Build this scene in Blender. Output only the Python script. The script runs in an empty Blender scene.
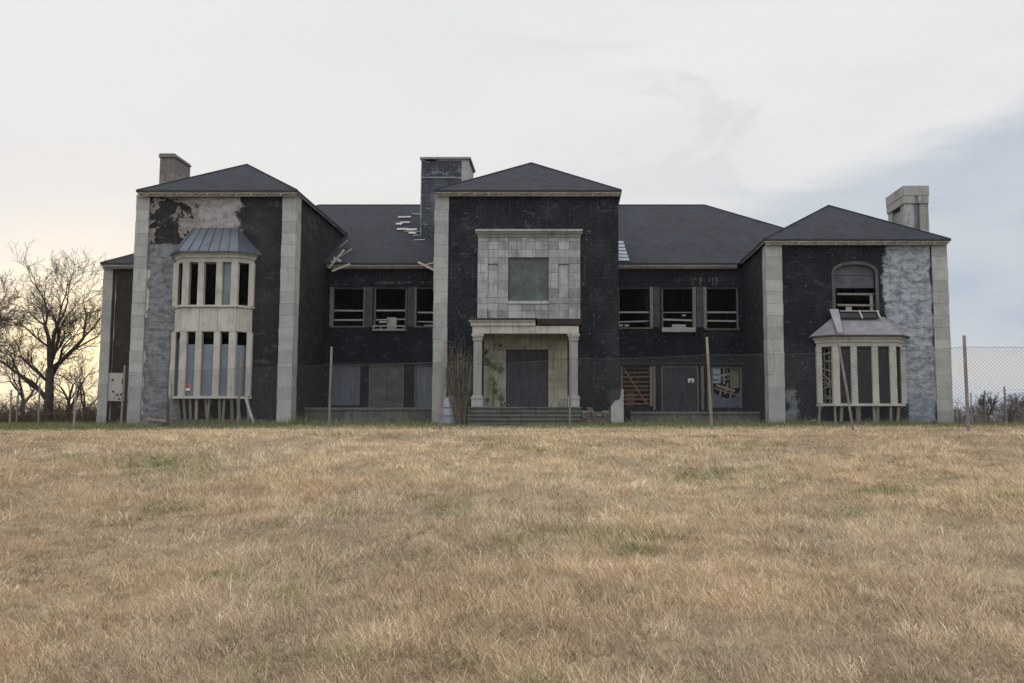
import bpy, math, random
import numpy as np
from mathutils import Vector
from math import radians as rad
S = bpy.context.scene
# ------------------------------------------------------------------ camera
EYE = 1.6
PITCH = rad(5.3)
FPX = 900.0
CX, CY = 566.0, 341.5
cd = bpy.data.cameras.new('camera')
cam = bpy.data.objects.new('camera', cd)
S.collection.objects.link(cam)
cam.location = (0, 0, EYE)
cam.rotation_euler = (rad(90) + PITCH, 0, 0)
cd.sensor_width = 36
cd.lens = FPX / 1024 * 36
cd.shift_x = -(CX - 512) / 1024
cd.clip_start = .05
cd.clip_end = 9000
S.camera = cam
# ------------------------------------------------------------------ view + world
S.view_settings.view_transform = 'Standard'
S.view_settings.look = 'None'
S.view_settings.gamma = 1
S.view_settings.exposure = 0
S.view_settings.use_curve_mapping = False
SUN_AZ = rad(-28.6)      # from +Y towards +X
SUN_EL = rad(3.0)
sd = bpy.data.lights.new('sun', 'SUN')
sd.energy = 0.9
sd.angle = rad(10)
sd.color = (1, .80, .56)
sun = bpy.data.objects.new('sun', sd)
S.collection.objects.link(sun)
sdir = Vector((math.sin(SUN_AZ) * math.cos(SUN_EL), math.cos(SUN_AZ) * math.cos(SUN_EL), math.sin(SUN_EL)))
sun.rotation_euler = sdir.to_track_quat('Z', 'Y').to_euler()
sun.location = (-30, 60, 20)


class NT:
    """small node helper"""
    def __init__(s, nt):
        s.nt = nt

    def n(s, typ, ins=None, out=0, **props):
        nd = s.nt.nodes.new(typ)
        for k, v in props.items():
            setattr(nd, k, v)
        for k, v in (ins or {}).items():
            if isinstance(v, bpy.types.NodeSocket):
                s.nt.links.new(v, nd.inputs[k])
            else:
                nd.inputs[k].default_value = v
        return nd.outputs[out] if out is not None else nd

    def m(s, op, a, b=0.0, c=None, clamp=False):
        i = {0: a, 1: b}
        if c is not None:
            i[2] = c
        return s.n('ShaderNodeMath', i, operation=op, use_clamp=clamp)

    def mix(s, f, a, b, blend='MIX'):
        nd = s.nt.nodes.new('ShaderNodeMix')
        nd.data_type = 'RGBA'
        nd.blend_type = blend
        nd.clamp_factor = True
        for idx, v in ((0, f), (6, a), (7, b)):
            if isinstance(v, bpy.types.NodeSocket):
                s.nt.links.new(v, nd.inputs[idx])
            elif idx and len(v) == 3:
                nd.inputs[idx].default_value = (*v, 1)
            else:
                nd.inputs[idx].default_value = v
        return nd.outputs[2]

    def noise(s, vec, scale, detail=4, rough=.55, dist=0):
        return s.n('ShaderNodeTexNoise', {'Vector': vec, 'Scale': scale, 'Detail': detail, 'Roughness': rough, 'Distortion': dist})

    def step(s, x, lo, hi):
        nd = s.nt.nodes.new('ShaderNodeMapRange')
        nd.interpolation_type = 'SMOOTHSTEP'
        nd.clamp = True
        for k, v in ((0, x), (1, lo), (2, hi)):
            if isinstance(v, bpy.types.NodeSocket):
                s.nt.links.new(v, nd.inputs[k])
            else:
                nd.inputs[k].default_value = v
        return nd.outputs[0]


w = bpy.data.worlds.new('World')
S.world = w
w.use_nodes = True
w.node_tree.nodes.clear()
N = NT(w.node_tree)
tc = N.n('ShaderNodeTexCoord', out=None)
dirv = tc.outputs['Generated']
sep = N.n('ShaderNodeSeparateXYZ', {0: dirv}, out=None)
dx, dy, dz = sep.outputs
sky = N.n('ShaderNodeTexSky', sky_type='NISHITA', sun_disc=False, sun_elevation=SUN_EL, sun_rotation=SUN_AZ,
          air_density=1.0, dust_density=2.0, ozone_density=1.0)
BG = 0.1
def C(r, g, b):
    return (r / BG, g / BG, b / BG, 1)
# streaky stretched cloud coordinates (rotated along the band)
mp = N.n('ShaderNodeMapping', {'Vector': dirv, 'Rotation': (0, rad(-18), 0), 'Scale': (1.0, 1.0, 3.2)})
n1 = N.noise(mp, 1.6, 6, .55, .6)
n2 = N.noise(mp, 5.0, 7, .55, .8)
n3 = N.noise(dirv, 2.3, 3, .5, .3)
cloud = N.mix(N.step(n1, .40, .66), C(.885, .885, .88), C(.825, .835, .845))
n5 = N.noise(mp, 3.2, 12, .62, .5)
wisp = N.m('MULTIPLY', N.step(n5, .53, .60), N.step(dx, -.15, .22))
cloud = N.mix(N.m('MULTIPLY', wisp, .75), cloud, C(.745, .765, .785))
# clearer blue-grey zone lower right
line = N.m('SUBTRACT', N.m('ADD', .192, N.m('MULTIPLY', dx, .30)), dz)
line = N.m('ADD', line, N.m('MULTIPLY', N.m('SUBTRACT', n5, .5), .12))
blue = N.m('MULTIPLY', N.step(line, -.004, .040), N.step(dx, .05, .22))
n4 = N.noise(mp, 2.6, 5, .5, .3)
bluec = N.mix(N.step(n4, .38, .62), C(.45, .53, .65), C(.60, .65, .715))
cloud = N.mix(N.m('MULTIPLY', blue, .92), cloud, bluec)
# cream streak low on the right
band = N.m('MULTIPLY', N.step(dz, .025, .055), N.m('SUBTRACT', 1.0, N.step(dz, .055, .09)))
cloud = N.mix(N.m('MULTIPLY', N.m('MULTIPLY', band, N.step(dx, .2, .35)), .8), cloud, C(.72, .68, .64))
# cooler sky behind the camera, brightened out of view to light the facade
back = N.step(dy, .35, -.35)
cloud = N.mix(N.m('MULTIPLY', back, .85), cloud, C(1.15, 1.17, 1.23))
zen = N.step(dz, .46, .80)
cloud = N.mix(zen, cloud, C(2.35, 2.36, 2.38))  # unseen zenith lifted well above the visible sky as added top light
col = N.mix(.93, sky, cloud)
# thin cloud lit round the low sun
dot = N.n('ShaderNodeVectorMath', {0: dirv, 1: tuple(sdir)}, out=1, operation='DOT_PRODUCT')
g1 = N.m('POWER', N.m('MAXIMUM', dot, 0), 260)
g2 = N.m('POWER', N.m('MAXIMUM', dot, 0), 75)
low = N.m('SUBTRACT', 1.0, N.step(dz, .03, .145))
col = N.mix(N.m('MULTIPLY', N.m('MULTIPLY', g2, low), .95), col, C(1.30, 1.08, .66))
col = N.mix(g1, col, C(1.7, 1.35, .75))
col = N.mix(N.step(dz, .0, -.03), col, C(.20, .18, .16))
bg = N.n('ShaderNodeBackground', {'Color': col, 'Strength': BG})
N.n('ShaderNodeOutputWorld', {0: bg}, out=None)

# ------------------------------------------------------------------ helpers
random.seed(7)
rng = np.random.default_rng(11)
COL = S.collection


def at(px, py, Y):
    """picture measurement -> real point on the plane y = Y"""
    up = (CY - py) / FPX
    t = Y / (math.cos(PITCH) - up * math.sin(PITCH))
    return Vector(((px - CX) / FPX * t, Y, EYE + t * (math.sin(PITCH) + up * math.cos(PITCH))))


def zz(py, Y):
    return at(500, py, Y).z


def xx(px, Y, py=340):
    return at(px, py, Y).x


class MB:
    def __init__(s):
        s.v, s.f, s.t = [], [], []

    def add(s, vs, fs, tone=.5):
        b = len(s.v)
        s.v += [tuple(v) for v in vs]
        for f in fs:
            s.f.append(tuple(b + i for i in f))
            s.t.append(tone)

    def box(s, x0, x1, y0, y1, z0, z1, tone=.5, jit=0):
        vs = [(x, y, z) for x in (x0, x1) for y in (y0, y1) for z in (z0, z1)]
        if jit:
            vs = [tuple(c + random.uniform(-jit, jit) for c in v) for v in vs]
        s.add(vs, [(0, 1, 3, 2), (4, 6, 7, 5), (0, 4, 5, 1), (2, 3, 7, 6), (0, 2, 6, 4), (1, 5, 7, 3)], tone)
        return s

    def beam(s, p, q, w, d, tone=.5, ref=(0, 1, 0)):
        """bar from p to q; w across, d along ref"""
        p, q = Vector(p), Vector(q)
        a = (q - p).normalized()
        r = Vector(ref)
        u = a.cross(r)
        if u.length < 1e-4:
            u = a.cross(Vector((1, 0, 0)))
        u.normalize()
        v = a.cross(u).normalized()
        vs = []
        for c in (p, q):
            for i, j in ((-1, -1), (1, -1), (1, 1), (-1, 1)):
                vs.append(c + u * (w / 2 * i) + v * (d / 2 * j))
        s.add(vs, [(3, 2, 1, 0), (4, 5, 6, 7), (0, 1, 5, 4), (1, 2, 6, 5), (2, 3, 7, 6), (3, 0, 4, 7)], tone)
        return s

    def ext(s, poly, vec, tone=.5):
        """extrude a planar polygon (3d points) by vec"""
        n = len(poly)
        a = [Vector(p) for p in poly]
        b = [p + Vector(vec) for p in a]
        fs = [tuple(range(n)), tuple(range(2 * n - 1, n - 1, -1))]
        for i in range(n):
            j = (i + 1) % n
            fs.append((i, i + n, j + n, j))
        s.add(a + b, fs, tone)
        return s

    def tube(s, pts, rs, n=6, tone=.5, cap=True):
        pts = [Vector(p) for p in pts]
        rings = []
        prev = Vector((.31, .2, .93))
        vs = []
        for i, p in enumerate(pts):
            a = (pts[min(i + 1, len(pts) - 1)] - pts[max(i - 1, 0)])
            if a.length < 1e-6:
                a = Vector((0, 0, 1))
            a.normalize()
            u = prev - a * prev.dot(a)
            if u.length < 1e-3:
                u = a.orthogonal()
            u.normalize()
            prev = u
            v = a.cross(u)
            for k in range(n):
                t = 2 * math.pi * k / n
                vs.append(p + (u * math.cos(t) + v * math.sin(t)) * rs[i])
        fs = []
        for i in range(len(pts) - 1):
            for k in range(n):
                k2 = (k + 1) % n
                fs.append((i * n + k, i * n + k2, (i + 1) * n + k2, (i + 1) * n + k))
        if cap:
            fs.append(tuple(range(n - 1, -1, -1)))
            fs.append(tuple(range((len(pts) - 1) * n, len(pts) * n)))
        s.add(vs, fs, tone)
        return s

    def build(s, name, m, parent=None, smooth=False, label=None):
        V = np.array(s.v, dtype=float)
        o3 = np.array([(V[:, 0].min() + V[:, 0].max()) / 2, (V[:, 1].min() + V[:, 1].max()) / 2, V[:, 2].min()])
        me = bpy.data.meshes.new(name)
        me.from_pydata([tuple(v) for v in (V - o3)], [], s.f)
        at_ = me.attributes.new('tone', 'FLOAT', 'FACE')
        at_.data.foreach_set('value', s.t)
        me.materials.append(m)
        if smooth:
            me.polygons.foreach_set('use_smooth', [True] * len(me.polygons))
        me.update()
        o = bpy.data.objects.new(name, me)
        COL.objects.link(o)
        pw = Vector((0, 0, 0))
        if parent:
            o.parent = parent
            pw = Vector(parent['_w'])
        o['_w'] = tuple(o3)
        o.location = Vector(o3) - pw
        if label:
            o['label'] = label
        return o


def thing(name, loc, label, cat, group=None):
    o = bpy.data.objects.new(name, None)
    COL.objects.link(o)
    o.location = loc
    o['_w'] = tuple(loc)
    return tag(o, label, cat, group)


def tag(o, label, cat, group=None, kind=None):
    o['label'] = label
    o['category'] = cat
    if group:
        o['group'] = group
    if kind:
        o['kind'] = kind
    return o


# ------------------------------------------------------------------ numpy noise
LAT = rng.random((256, 256))


def vnoise(x, y, s, ox=0.0):
    x = np.asarray(x, float) / s + 37.3 + ox
    y = np.asarray(y, float) / s + 91.7 + ox * 1.7
    xi, yi = np.floor(x).astype(int), np.floor(y).astype(int)
    fx, fy = x - xi, y - yi
    fx = fx * fx * (3 - 2 * fx)
    fy = fy * fy * (3 - 2 * fy)
    a = LAT[xi % 256, yi % 256]
    b = LAT[(xi + 1) % 256, yi % 256]
    c = LAT[xi % 256, (yi + 1) % 256]
    d = LAT[(xi + 1) % 256, (yi + 1) % 256]
    return (a * (1 - fx) + b * fx) * (1 - fy) + (c * (1 - fx) + d * fx) * fy


def sst(x, a, b):
    t = np.clip((np.asarray(x, float) - a) / (b - a), 0, 1)
    return t * t * (3 - 2 * t)


def ground(x, y):
    x, y = np.asarray(x, float), np.asarray(y, float)
    k = 1.5
    sp = k * np.log1p(np.exp(np.clip((18.2 - y) / k, -40, 40)))
    rel = -.20 - .0935 * sp + .0105 * np.clip(y - 27, 0, 17) + .05 * (vnoise(x, y, 6.5, 33) - .5) * sst(y, 12, 18) * (1 - sst(y, 36, 43))
    rel = rel - .10 * sst(-x, 7, 18) * (1 - .6 * sst(y, 38, 44))
    near = 1 - .8 * sst(y, 15, 24)
    rel = rel + near * ((vnoise(x, y, 2.3) - .5) * .15 + (vnoise(x, y, .8, 5) - .5) * .10 + (vnoise(x + .6 * y, y, 6, 9) - .5) * .16)
    rel = rel - 1.6 * sst(y, 72, 130) - .9 * sst(x, 24, 60) * sst(y, 35, 70)
    return EYE + rel


def gz(x, y):
    return float(ground(x, y))


# ------------------------------------------------------------------ materials
def newmat(name):
    m = bpy.data.materials.new(name)
    m.use_nodes = True
    m.node_tree.nodes.clear()
    return m, NT(m.node_tree)


def finish(N, col, rough=.8, spec=.3, bump=None, bstr=.3, bdist=.02, **kw):
    ins = {'Base Color': col if isinstance(col, bpy.types.NodeSocket) else (*col, 1), 'Roughness': rough,
           'Specular IOR Level': spec}
    ins.update(kw)
    if bump is not None:
        ins['Normal'] = N.n('ShaderNodeBump', {'Strength': bstr, 'Distance': bdist, 'Height': bump})
    b = N.n('ShaderNodeBsdfPrincipled', ins)
    N.n('ShaderNodeOutputMaterial', {0: b}, out=None)


def surfvec(N):
    """(run along the wall, height) from the position, whichever way the face looks"""
    g = N.n('ShaderNodeNewGeometry', out=None)
    p = N.n('ShaderNodeSeparateXYZ', {0: g.outputs['Position']}, out=None)
    q = N.n('ShaderNodeSeparateXYZ', {0: g.outputs['True Normal']}, out=None)
    side = N.m('GREATER_THAN', N.m('ABSOLUTE', q.outputs[0]), N.m('ABSOLUTE', q.outputs[1]))
    u = N.m('ADD', N.m('MULTIPLY', p.outputs[1], side), N.m('MULTIPLY', p.outputs[0], N.m('SUBTRACT', 1.0, side)))
    return g, p, u, p.outputs[2]


def wallmat(name, base, lite, patches=(), speck=.5, cw=.41, ch=.205, streak=.4):
    m, N = newmat(name)
    g, p, u, z = surfvec(N)
    vec = N.n('ShaderNodeCombineXYZ', {0: u, 1: z, 2: 0.0})
    pos = g.outputs['Position']
    n1 = N.noise(vec, .55, 6, .62, .4)
    n2 = N.noise(vec, 3.5, 6, .65)
    sv = N.n('ShaderNodeMapping', {'Vector': vec, 'Scale': (2.6, .22, 1)})
    ns = N.noise(sv, 1.5, 5, .6)
    br = N.n('ShaderNodeTexBrick', {'Vector': vec, 'Color1': (.25, .25, .25, 1), 'Color2': (.75, .75, .75, 1), 'Mortar': (0, 0, 0, 1),
                                    'Scale': 1.0, 'Mortar Size': .008, 'Mortar Smooth': .3, 'Brick Width': cw, 'Row Height': ch}, out=None)
    col = N.mix(N.m('MULTIPLY', N.step(n1, .42, .72), .75), base, lite)
    col = N.mix(N.m('MULTIPLY', N.step(ns, .52, .78), streak), col, lite)
    col = N.mix(N.m('MULTIPLY', N.step(n2, .55, .75), .35), col, tuple(c * 1.7 for c in lite))
    col = N.mix(.35, col, N.mix(br.outputs[0], tuple(c * .4 for c in base), tuple(c * 1.9 for c in base)))
    # scuffed and worn areas, dragged along the courses
    wv = N.n('ShaderNodeMapping', {'Vector': vec, 'Scale': (1.0, 1.9, 1)})
    w1 = N.noise(wv, 1.3, 12, .74, .3)
    w2 = N.noise(vec, .35, 3, .5)
    wth = N.m('SUBTRACT', .68, N.m('MULTIPLY', w2, .22))
    wk = N.step(N.m('SUBTRACT', w1, wth), -.01, .05)
    col = N.mix(N.m('MULTIPLY', wk, .42), col, tuple(c * 1.9 for c in lite))
    vs_ = N.n('ShaderNodeMapping', {'Vector': vec, 'Scale': (9, .35, 1)})
    w3 = N.noise(vs_, 1.0, 4, .6)
    col = N.mix(N.m('MULTIPLY', N.step(w3, .60, .68), .35), col, tuple(c * 1.7 for c in lite))
    # mortar joints telegraphing through
    jn = N.m('MULTIPLY', br.outputs[1], N.step(n2, .35, .6))
    col = N.mix(N.m('MULTIPLY', jn, .32), col, tuple(c * 2.6 for c in lite))
    # flecks where the coating has chipped
    nk = N.noise(vec, 7.5, 3, .6, .2)
    big = N.noise(vec, .7, 2, .5)
    thr = N.m('SUBTRACT', .742, N.m('MULTIPLY', big, .10 * speck * 2))
    fk = N.m('GREATER_THAN', nk, thr)
    col = N.mix(N.m('MULTIPLY', fk, .75), col, (.26, .255, .25))
    nk2 = N.noise(vec, 18, 2, .5)
    col = N.mix(N.m('MULTIPLY', N.m('GREATER_THAN', nk2, .705), .55), col, (.20, .195, .19))
    hgt = N.m('ADD', N.m('MULTIPLY', br.outputs[1], -.6), N.m('MULTIPLY', n2, .8))
    for (x0, x1, z0, z1, amp, c1, c2, nscale, thr0) in patches:
        e = N.noise(vec, nscale, 7, .62, .5)
        d = N.m('MINIMUM', N.m('MINIMUM', N.m('SUBTRACT', u, x0), N.m('SUBTRACT', x1, u)),
                N.m('MINIMUM', N.m('SUBTRACT', z, z0), N.m('SUBTRACT', z1, z)))
        if thr0:      # scattered peeling: noise decides, box only limits
            k = N.m('MULTIPLY', N.m('GREATER_THAN', d, 0.0), N.step(e, thr0 - .008, thr0 + .008))
        else:
            d2 = N.m('ADD', d, N.m('MULTIPLY', N.m('SUBTRACT', e, .5), amp))
            k = N.step(d2, .0, .05 + amp * .12)
        f = N.noise(wv, 2.0, 12, .70, .2)
        f2 = N.noise(sv, 4.0, 5, .6)
        pc = N.mix(N.step(f, .36, .62), c1, c2)
        pc = N.mix(N.m('MULTIPLY', N.step(f2, .5, .75), .35), pc, tuple(min(1, c * 1.35) for c in c2))
        pc = N.mix(N.m('MULTIPLY', br.outputs[1], .25), pc, tuple(c * .5 for c in c1))
        pc = N.mix(N.m('MULTIPLY', N.step(n2, .56, .74), .5), pc, tuple(c * .45 for c in c1))
        col = N.mix(k, col, pc)
        hgt = N.m('ADD', hgt, N.m('MULTIPLY', k, 1.0))
    finish(N, col, .8, .12, hgt, .5, .012)
    return m


def stonemat(name, c1, c2, dirt=.5, green=0, rough=.85):
    m, N = newmat(name)
    g, p, u, z = surfvec(N)
    pos = g.outputs['Position']
    at_ = N.n('ShaderNodeAttribute', attribute_name='tone', out=2)
    vec = N.n('ShaderNodeCombineXYZ', {0: u, 1: z, 2: 0.0})
    col = N.mix(at_, c1, c2)
    n1 = N.noise(pos, 1.4, 6, .65)
    n2 = N.noise(pos, 14, 5, .6)
    sv = N.n('ShaderNodeMapping', {'Vector': vec, 'Scale': (5, .5, 1)})
    ns = N.noise(sv, 1.4, 5, .6, .3)
    col = N.mix(N.m('MULTIPLY', N.step(n1, .45, .7), dirt), col, tuple(c * .5 for c in c1))
    col = N.mix(N.m('MULTIPLY', N.step(ns, .5, .72), dirt), col, tuple(c * .42 for c in c1))
    col = N.mix(N.m('MULTIPLY', N.step(n2, .5, .8), .3), col, tuple(min(1, c * 1.25) for c in c2))
    if green:
        col = N.mix(N.m('MULTIPLY', N.step(N.noise(pos, 1.1, 5, .6), .48, .68), green), col, (.17, .165, .085))
    finish(N, col, rough, .25, N.m('ADD', n2, n1), .35, .01)
    return m


def plain(name, c, rough=.7, var=.35, scale=6, spec=.3, metallic=0, grain=None, bstr=.2):
    m, N = newmat(name)
    g = N.n('ShaderNodeNewGeometry', out=None)
    pos = g.outputs['Position']
    at_ = N.n('ShaderNodeAttribute', attribute_name='tone', out=2)
    if grain:
        pos = N.n('ShaderNodeMapping', {'Vector': pos, 'Scale': grain})
    n1 = N.noise(pos, scale, 6, .65)
    n2 = N.noise(pos, scale * .2, 4, .6)
    col = N.mix(N.step(n1, .3, .75), tuple(k * (1 - var) for k in c), tuple(min(1, k * (1 + var)) for k in c))
    col = N.mix(N.m('MULTIPLY', N.step(n2, .4, .7), .5), col, tuple(k * (1 - var * 1.2) for k in c))
    col = N.mix(N.m('MULTIPLY', N.m('SUBTRACT', at_, .5, clamp=True), 1.4), col, tuple(min(1, k * 1.9) for k in c))
    col = N.mix(N.m('MULTIPLY', N.m('SUBTRACT', .5, at_, clamp=True), 1.4), col, tuple(k * .35 for k in c))
    finish(N, col, rough, spec, n1, bstr, .01, Metallic=metallic)
    return m


def shinglemat(name, c):
    m, N = newmat(name)
    g, p, u, z = surfvec(N)
    zs = N.m('MULTIPLY', z, 1.95)
    vec = N.n('ShaderNodeCombineXYZ', {0: u, 1: zs, 2: 0.0})
    br = N.n('ShaderNodeTexBrick', {'Vector': vec, 'Color1': (.0, .0, .0, 1), 'Color2': (1, 1, 1, 1), 'Mortar': (.2, .2, .2, 1),
                                    'Scale': 1.0, 'Mortar Size': .012, 'Mortar Smooth': .4, 'Brick Width': .32, 'Row Height': .15}, out=None)
    n1 = N.noise(vec, .5, 5, .6)
    n2 = N.noise(vec, 22, 3, .6)
    col = N.mix(br.outputs[0], tuple(k * .55 for k in c), tuple(k * 1.55 for k in c))
    col = N.mix(N.m('MULTIPLY', N.step(n1, .42, .62), .5), col, tuple(k * 1.55 for k in c))
    stk = N.noise(N.n('ShaderNodeMapping', {'Vector': vec, 'Scale': (3.0, .25, 1)}), 1.3, 6, .65)
    col = N.mix(N.m('MULTIPLY', N.step(stk, .52, .70), .5), col, tuple(k * .5 for k in c))
    lost = N.m('GREATER_THAN', N.noise(vec, 2.4, 2, .5), .745)
    col = N.mix(N.m('MULTIPLY', lost, .6), col, tuple(k * 2.4 for k in c))
    col = N.mix(N.m('MULTIPLY', n2, .5), col, tuple(k * .6 for k in c))
    col = N.mix(N.m('MULTIPLY', br.outputs[1], .7), col, tuple(k * .3 for k in c))
    # each course overhangs the one below: saw-tooth height
    saw = N.m('FRACT', N.m('DIVIDE', zs, .15))
    finish(N, col, .85, .15, N.m('SUBTRACT', 1.0, saw), .5, .02)
    return m


ZE = EYE
LX0, LX1 = xx(131.5, 45), xx(293, 45)          # left wing
RX0, RX1 = xx(767, 45), xx(949.8, 45)          # right wing
CX0, CX1 = xx(433.5, 45), xx(619, 45)        # entrance block
YF, YM = 45.0, 51.0
Z_HI = zz(196, 45)
Z_LO = zz(268, 51)
Z_RW = Z_LO + .13
BASE = EYE - .12

def bx(px0, px1, py0, py1, Y):      # picture box -> u0,u1,z0,z1 on a plane
    return (xx(px0, Y), xx(px1, Y), zz(py1, Y), zz(py0, Y))

TAR, TAR2 = (.0075, .0088, .012), (.029, .033, .041)
M_main = wallmat('tarred_block', TAR, TAR2, speck=.5)
M_lw = wallmat('tarred_block_worn', (.014, .013, .013), (.046, .045, .046), [
    (*bx(143, 206, 194, 243, 45), 0, (.15, .12, .11), (.25, .23, .22), .62, .485),
    (*bx(192, 238, 190, 232, 45), 1.5, (.20, .18, .17), (.32, .31, .31), 1.5, 0),
    (*bx(140, 182, 243, 428, 45), .5, (.082, .087, .096), (.205, .213, .225), .9, 0)], speck=.35)
M_rw = wallmat('tarred_block_skimmed', TAR, TAR2, [
    (*bx(884, 938, 240, 402, 45), 1.3, (.115, .129, .152), (.33, .352, .385), .8, 0),
    (*bx(784, 798, 388, 428, 45), 1.6, (.07, .078, .088), (.15, .16, .172), 1.6, 0),
    (*bx(905, 936, 396, 425, 45), .8, (.12, .14, .17), (.24, .27, .31), 1.0, 0)], speck=.45)
M_eb = wallmat('tarred_block_dull', (.009, .0105, .0135), (.042, .045, .052), speck=.6)
M_brown = wallmat('tarred_block_brown', (.030, .022, .018), (.05, .038, .03), speck=.2)
M_in = plain('dark_interior', (.018, .017, .016), .9)  # near-black colour puts the unlit depth of the rooms into the surfaces
M_stone = stonemat('grey_cast_stone', (.27, .272, .26), (.365, .365, .35), .35)
M_stone2 = stonemat('stained_panel_stone', (.20, .21, .21), (.36, .37, .365), .6)
M_cream = stonemat('cream_stone', (.345, .33, .295), (.45, .43, .39), .42)
M_portico = stonemat('mossy_cream_stone', (.25, .235, .185), (.34, .32, .255), .75, .35)
M_colstone = stonemat('column_stone', (.27, .275, .27), (.36, .36, .35), .4)
M_chim = stonemat('weathered_chimney_stone', (.22, .22, .21), (.36, .355, .335), .6)
M_chimb = stonemat('brown_chimney_stone', (.14, .125, .11), (.205, .185, .165), .5)
M_chimd = wallmat('tarred_chimney', (.035, .039, .047), (.15, .165, .185), speck=.4, streak=.6)
M_terr = stonemat('terrace_concrete', (.070, .074, .068), (.135, .138, .125), .7, .25)
M_roof = shinglemat('slate_shingle', (.020, .0225, .031))
M_edge = plain('drip_edge_metal', (.018, .018, .02), .5)
M_fascia = plain('weathered_fascia_wood', (.42, .38, .33), .85, .5, 3, grain=(1, 1, 8))
M_wood = plain('weathered_wood', (.20, .18, .155), .85, .4, 5, grain=(6, 6, 1))
M_whitewood = plain('pale_wood', (.29, .28, .265), .8, .25, 5)
M_lath = plain('brown_lath', (.15, .085, .05), .85, .4, 5)
M_board = plain('blue_grey_board', (.110, .128, .160), .45, .4, 1.6, spec=.45, grain=(4, 4, .5))
M_board2 = plain('grey_plywood', (.105, .10, .09), .75, .35, 2.5)
M_door = plain('charcoal_door_board', (.028, .033, .042), .6, .5, 1.8, grain=(4, 4, .6))
M_metal = plain('blue_metal_roof', (.085, .100, .125), .42, .3, 2, spec=.5, metallic=.4)
M_grayroof = plain('grey_membrane', (.20, .195, .21), .7, .25, 2)
M_pane = plain('lower_blue_pane', (.125, .150, .185), .35, .2, 1.5, spec=.5)
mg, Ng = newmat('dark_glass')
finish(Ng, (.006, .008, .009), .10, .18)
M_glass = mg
M_white = plain('white_sheet', (.62, .64, .66), .6, .15, 4)
M_paper = plain('white_wrap', (.30, .34, .385), .6, .2, 4)
M_red = plain('red_sign_paint', (.45, .06, .04), .5, .1)

# ------------------------------------------------------------------ ground
ys = np.concatenate([np.arange(-14, 2, .5), np.arange(2, 34, .16), np.arange(34, 80, 1.0), np.geomspace(80, 2300, 36)])
ts = np.linspace(-1, 1, 330)
ts = np.sign(ts) * (np.abs(ts) ** 1.35)
V = []
for y in ys:
    wdt = 26 + max(0, y) * .9 if y < 80 else 98 + (y - 80) * 1.1
    X = ts * wdt
    V.append(np.stack([X, np.full_like(X, y), ground(X, np.full_like(X, y))], 1))
V = np.concatenate(V)
nx = len(ts)
I = np.arange(len(ys) - 1)[:, None] * nx + np.arange(nx - 1)[None, :]
F = np.stack([I, I + 1, I + nx + 1, I + nx], -1).reshape(-1, 4)


def npmesh(name, V, loops, starts, tot, mat_, smooth=True):
    me = bpy.data.meshes.new(name)
    me.vertices.add(len(V))
    me.vertices.foreach_set('co', V.astype(np.float32).ravel())
    me.loops.add(len(loops))
    me.loops.foreach_set('vertex_index', loops.astype(np.int32))
    me.polygons.add(len(starts))
    me.polygons.foreach_set('loop_start', starts.astype(np.int32))
    me.polygons.foreach_set('loop_total', tot.astype(np.int32))
    me.polygons.foreach_set('use_smooth', np.full(len(starts), smooth))
    me.materials.append(mat_)
    me.update(calc_edges=True)
    o = bpy.data.objects.new(name, me)
    COL.objects.link(o)
    return o


m, N = newmat('dry_lawn_soil')
g = N.n('ShaderNodeNewGeometry', out=None)
pos = g.outputs['Position']
py_ = N.n('ShaderNodeSeparateXYZ', {0: pos}, out=None).outputs[1]
a = N.noise(pos, .45, 6, .65, .5)
b = N.noise(pos, 3.0, 6, .7)
c = N.noise(pos, 30, 4, .7)
col = N.mix(N.step(a, .35, .65), (.20, .155, .10), (.30, .235, .155))
col = N.mix(N.m('MULTIPLY', N.step(b, .45, .7), .6), col, (.075, .058, .040))
col = N.mix(N.m('MULTIPLY', N.step(c, .4, .7), .55), col, (.42, .335, .215))
gmask = N.m('MULTIPLY', N.step(py_, 31, 40), N.m('ADD', .35, N.m('MULTIPLY', a, .8)))
col = N.mix(gmask, col, (.075, .095, .032))
finish(N, col, .95, .1, N.m('ADD', c, b), .8, .03)
gnd = npmesh('ground', V, F.ravel(), np.arange(len(F)) * 4, np.full(len(F), 4), m)
gnd['label'] = 'broad dry lawn rising to the derelict building'
gnd['kind'] = 'structure'

# ------------------------------------------------------------------ distant hill
def hill(name, Y, pts, depth, mat_, label):
    mb = MB()
    top = []
    for (px, py) in pts:
        top.append(at(px, py, Y))
    n = len(top)
    vs, fs = [], []
    for j, (fy, fz) in enumerate([(-depth, 0), (-depth * .55, .55), (0, 1), (depth, .35)]):
        for i, t in enumerate(top):
            base = -6
            z = base + (t.z - base) * fz
            vs.append((t.x * (Y + fy) / Y + random.uniform(-1, 1), Y + fy, z + (random.uniform(-.02, .02) * t.z if 0 < fz < 1 else 0)))
    for j in range(3):
        for i in range(n - 1):
            fs.append((j * n + i, j * n + i + 1, (j + 1) * n + i + 1, (j + 1) * n + i))
    mb.add(vs, fs)
    o = mb.build(name, mat_, smooth=True)
    o['label'] = label
    o['kind'] = 'structure'
    return o


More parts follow.
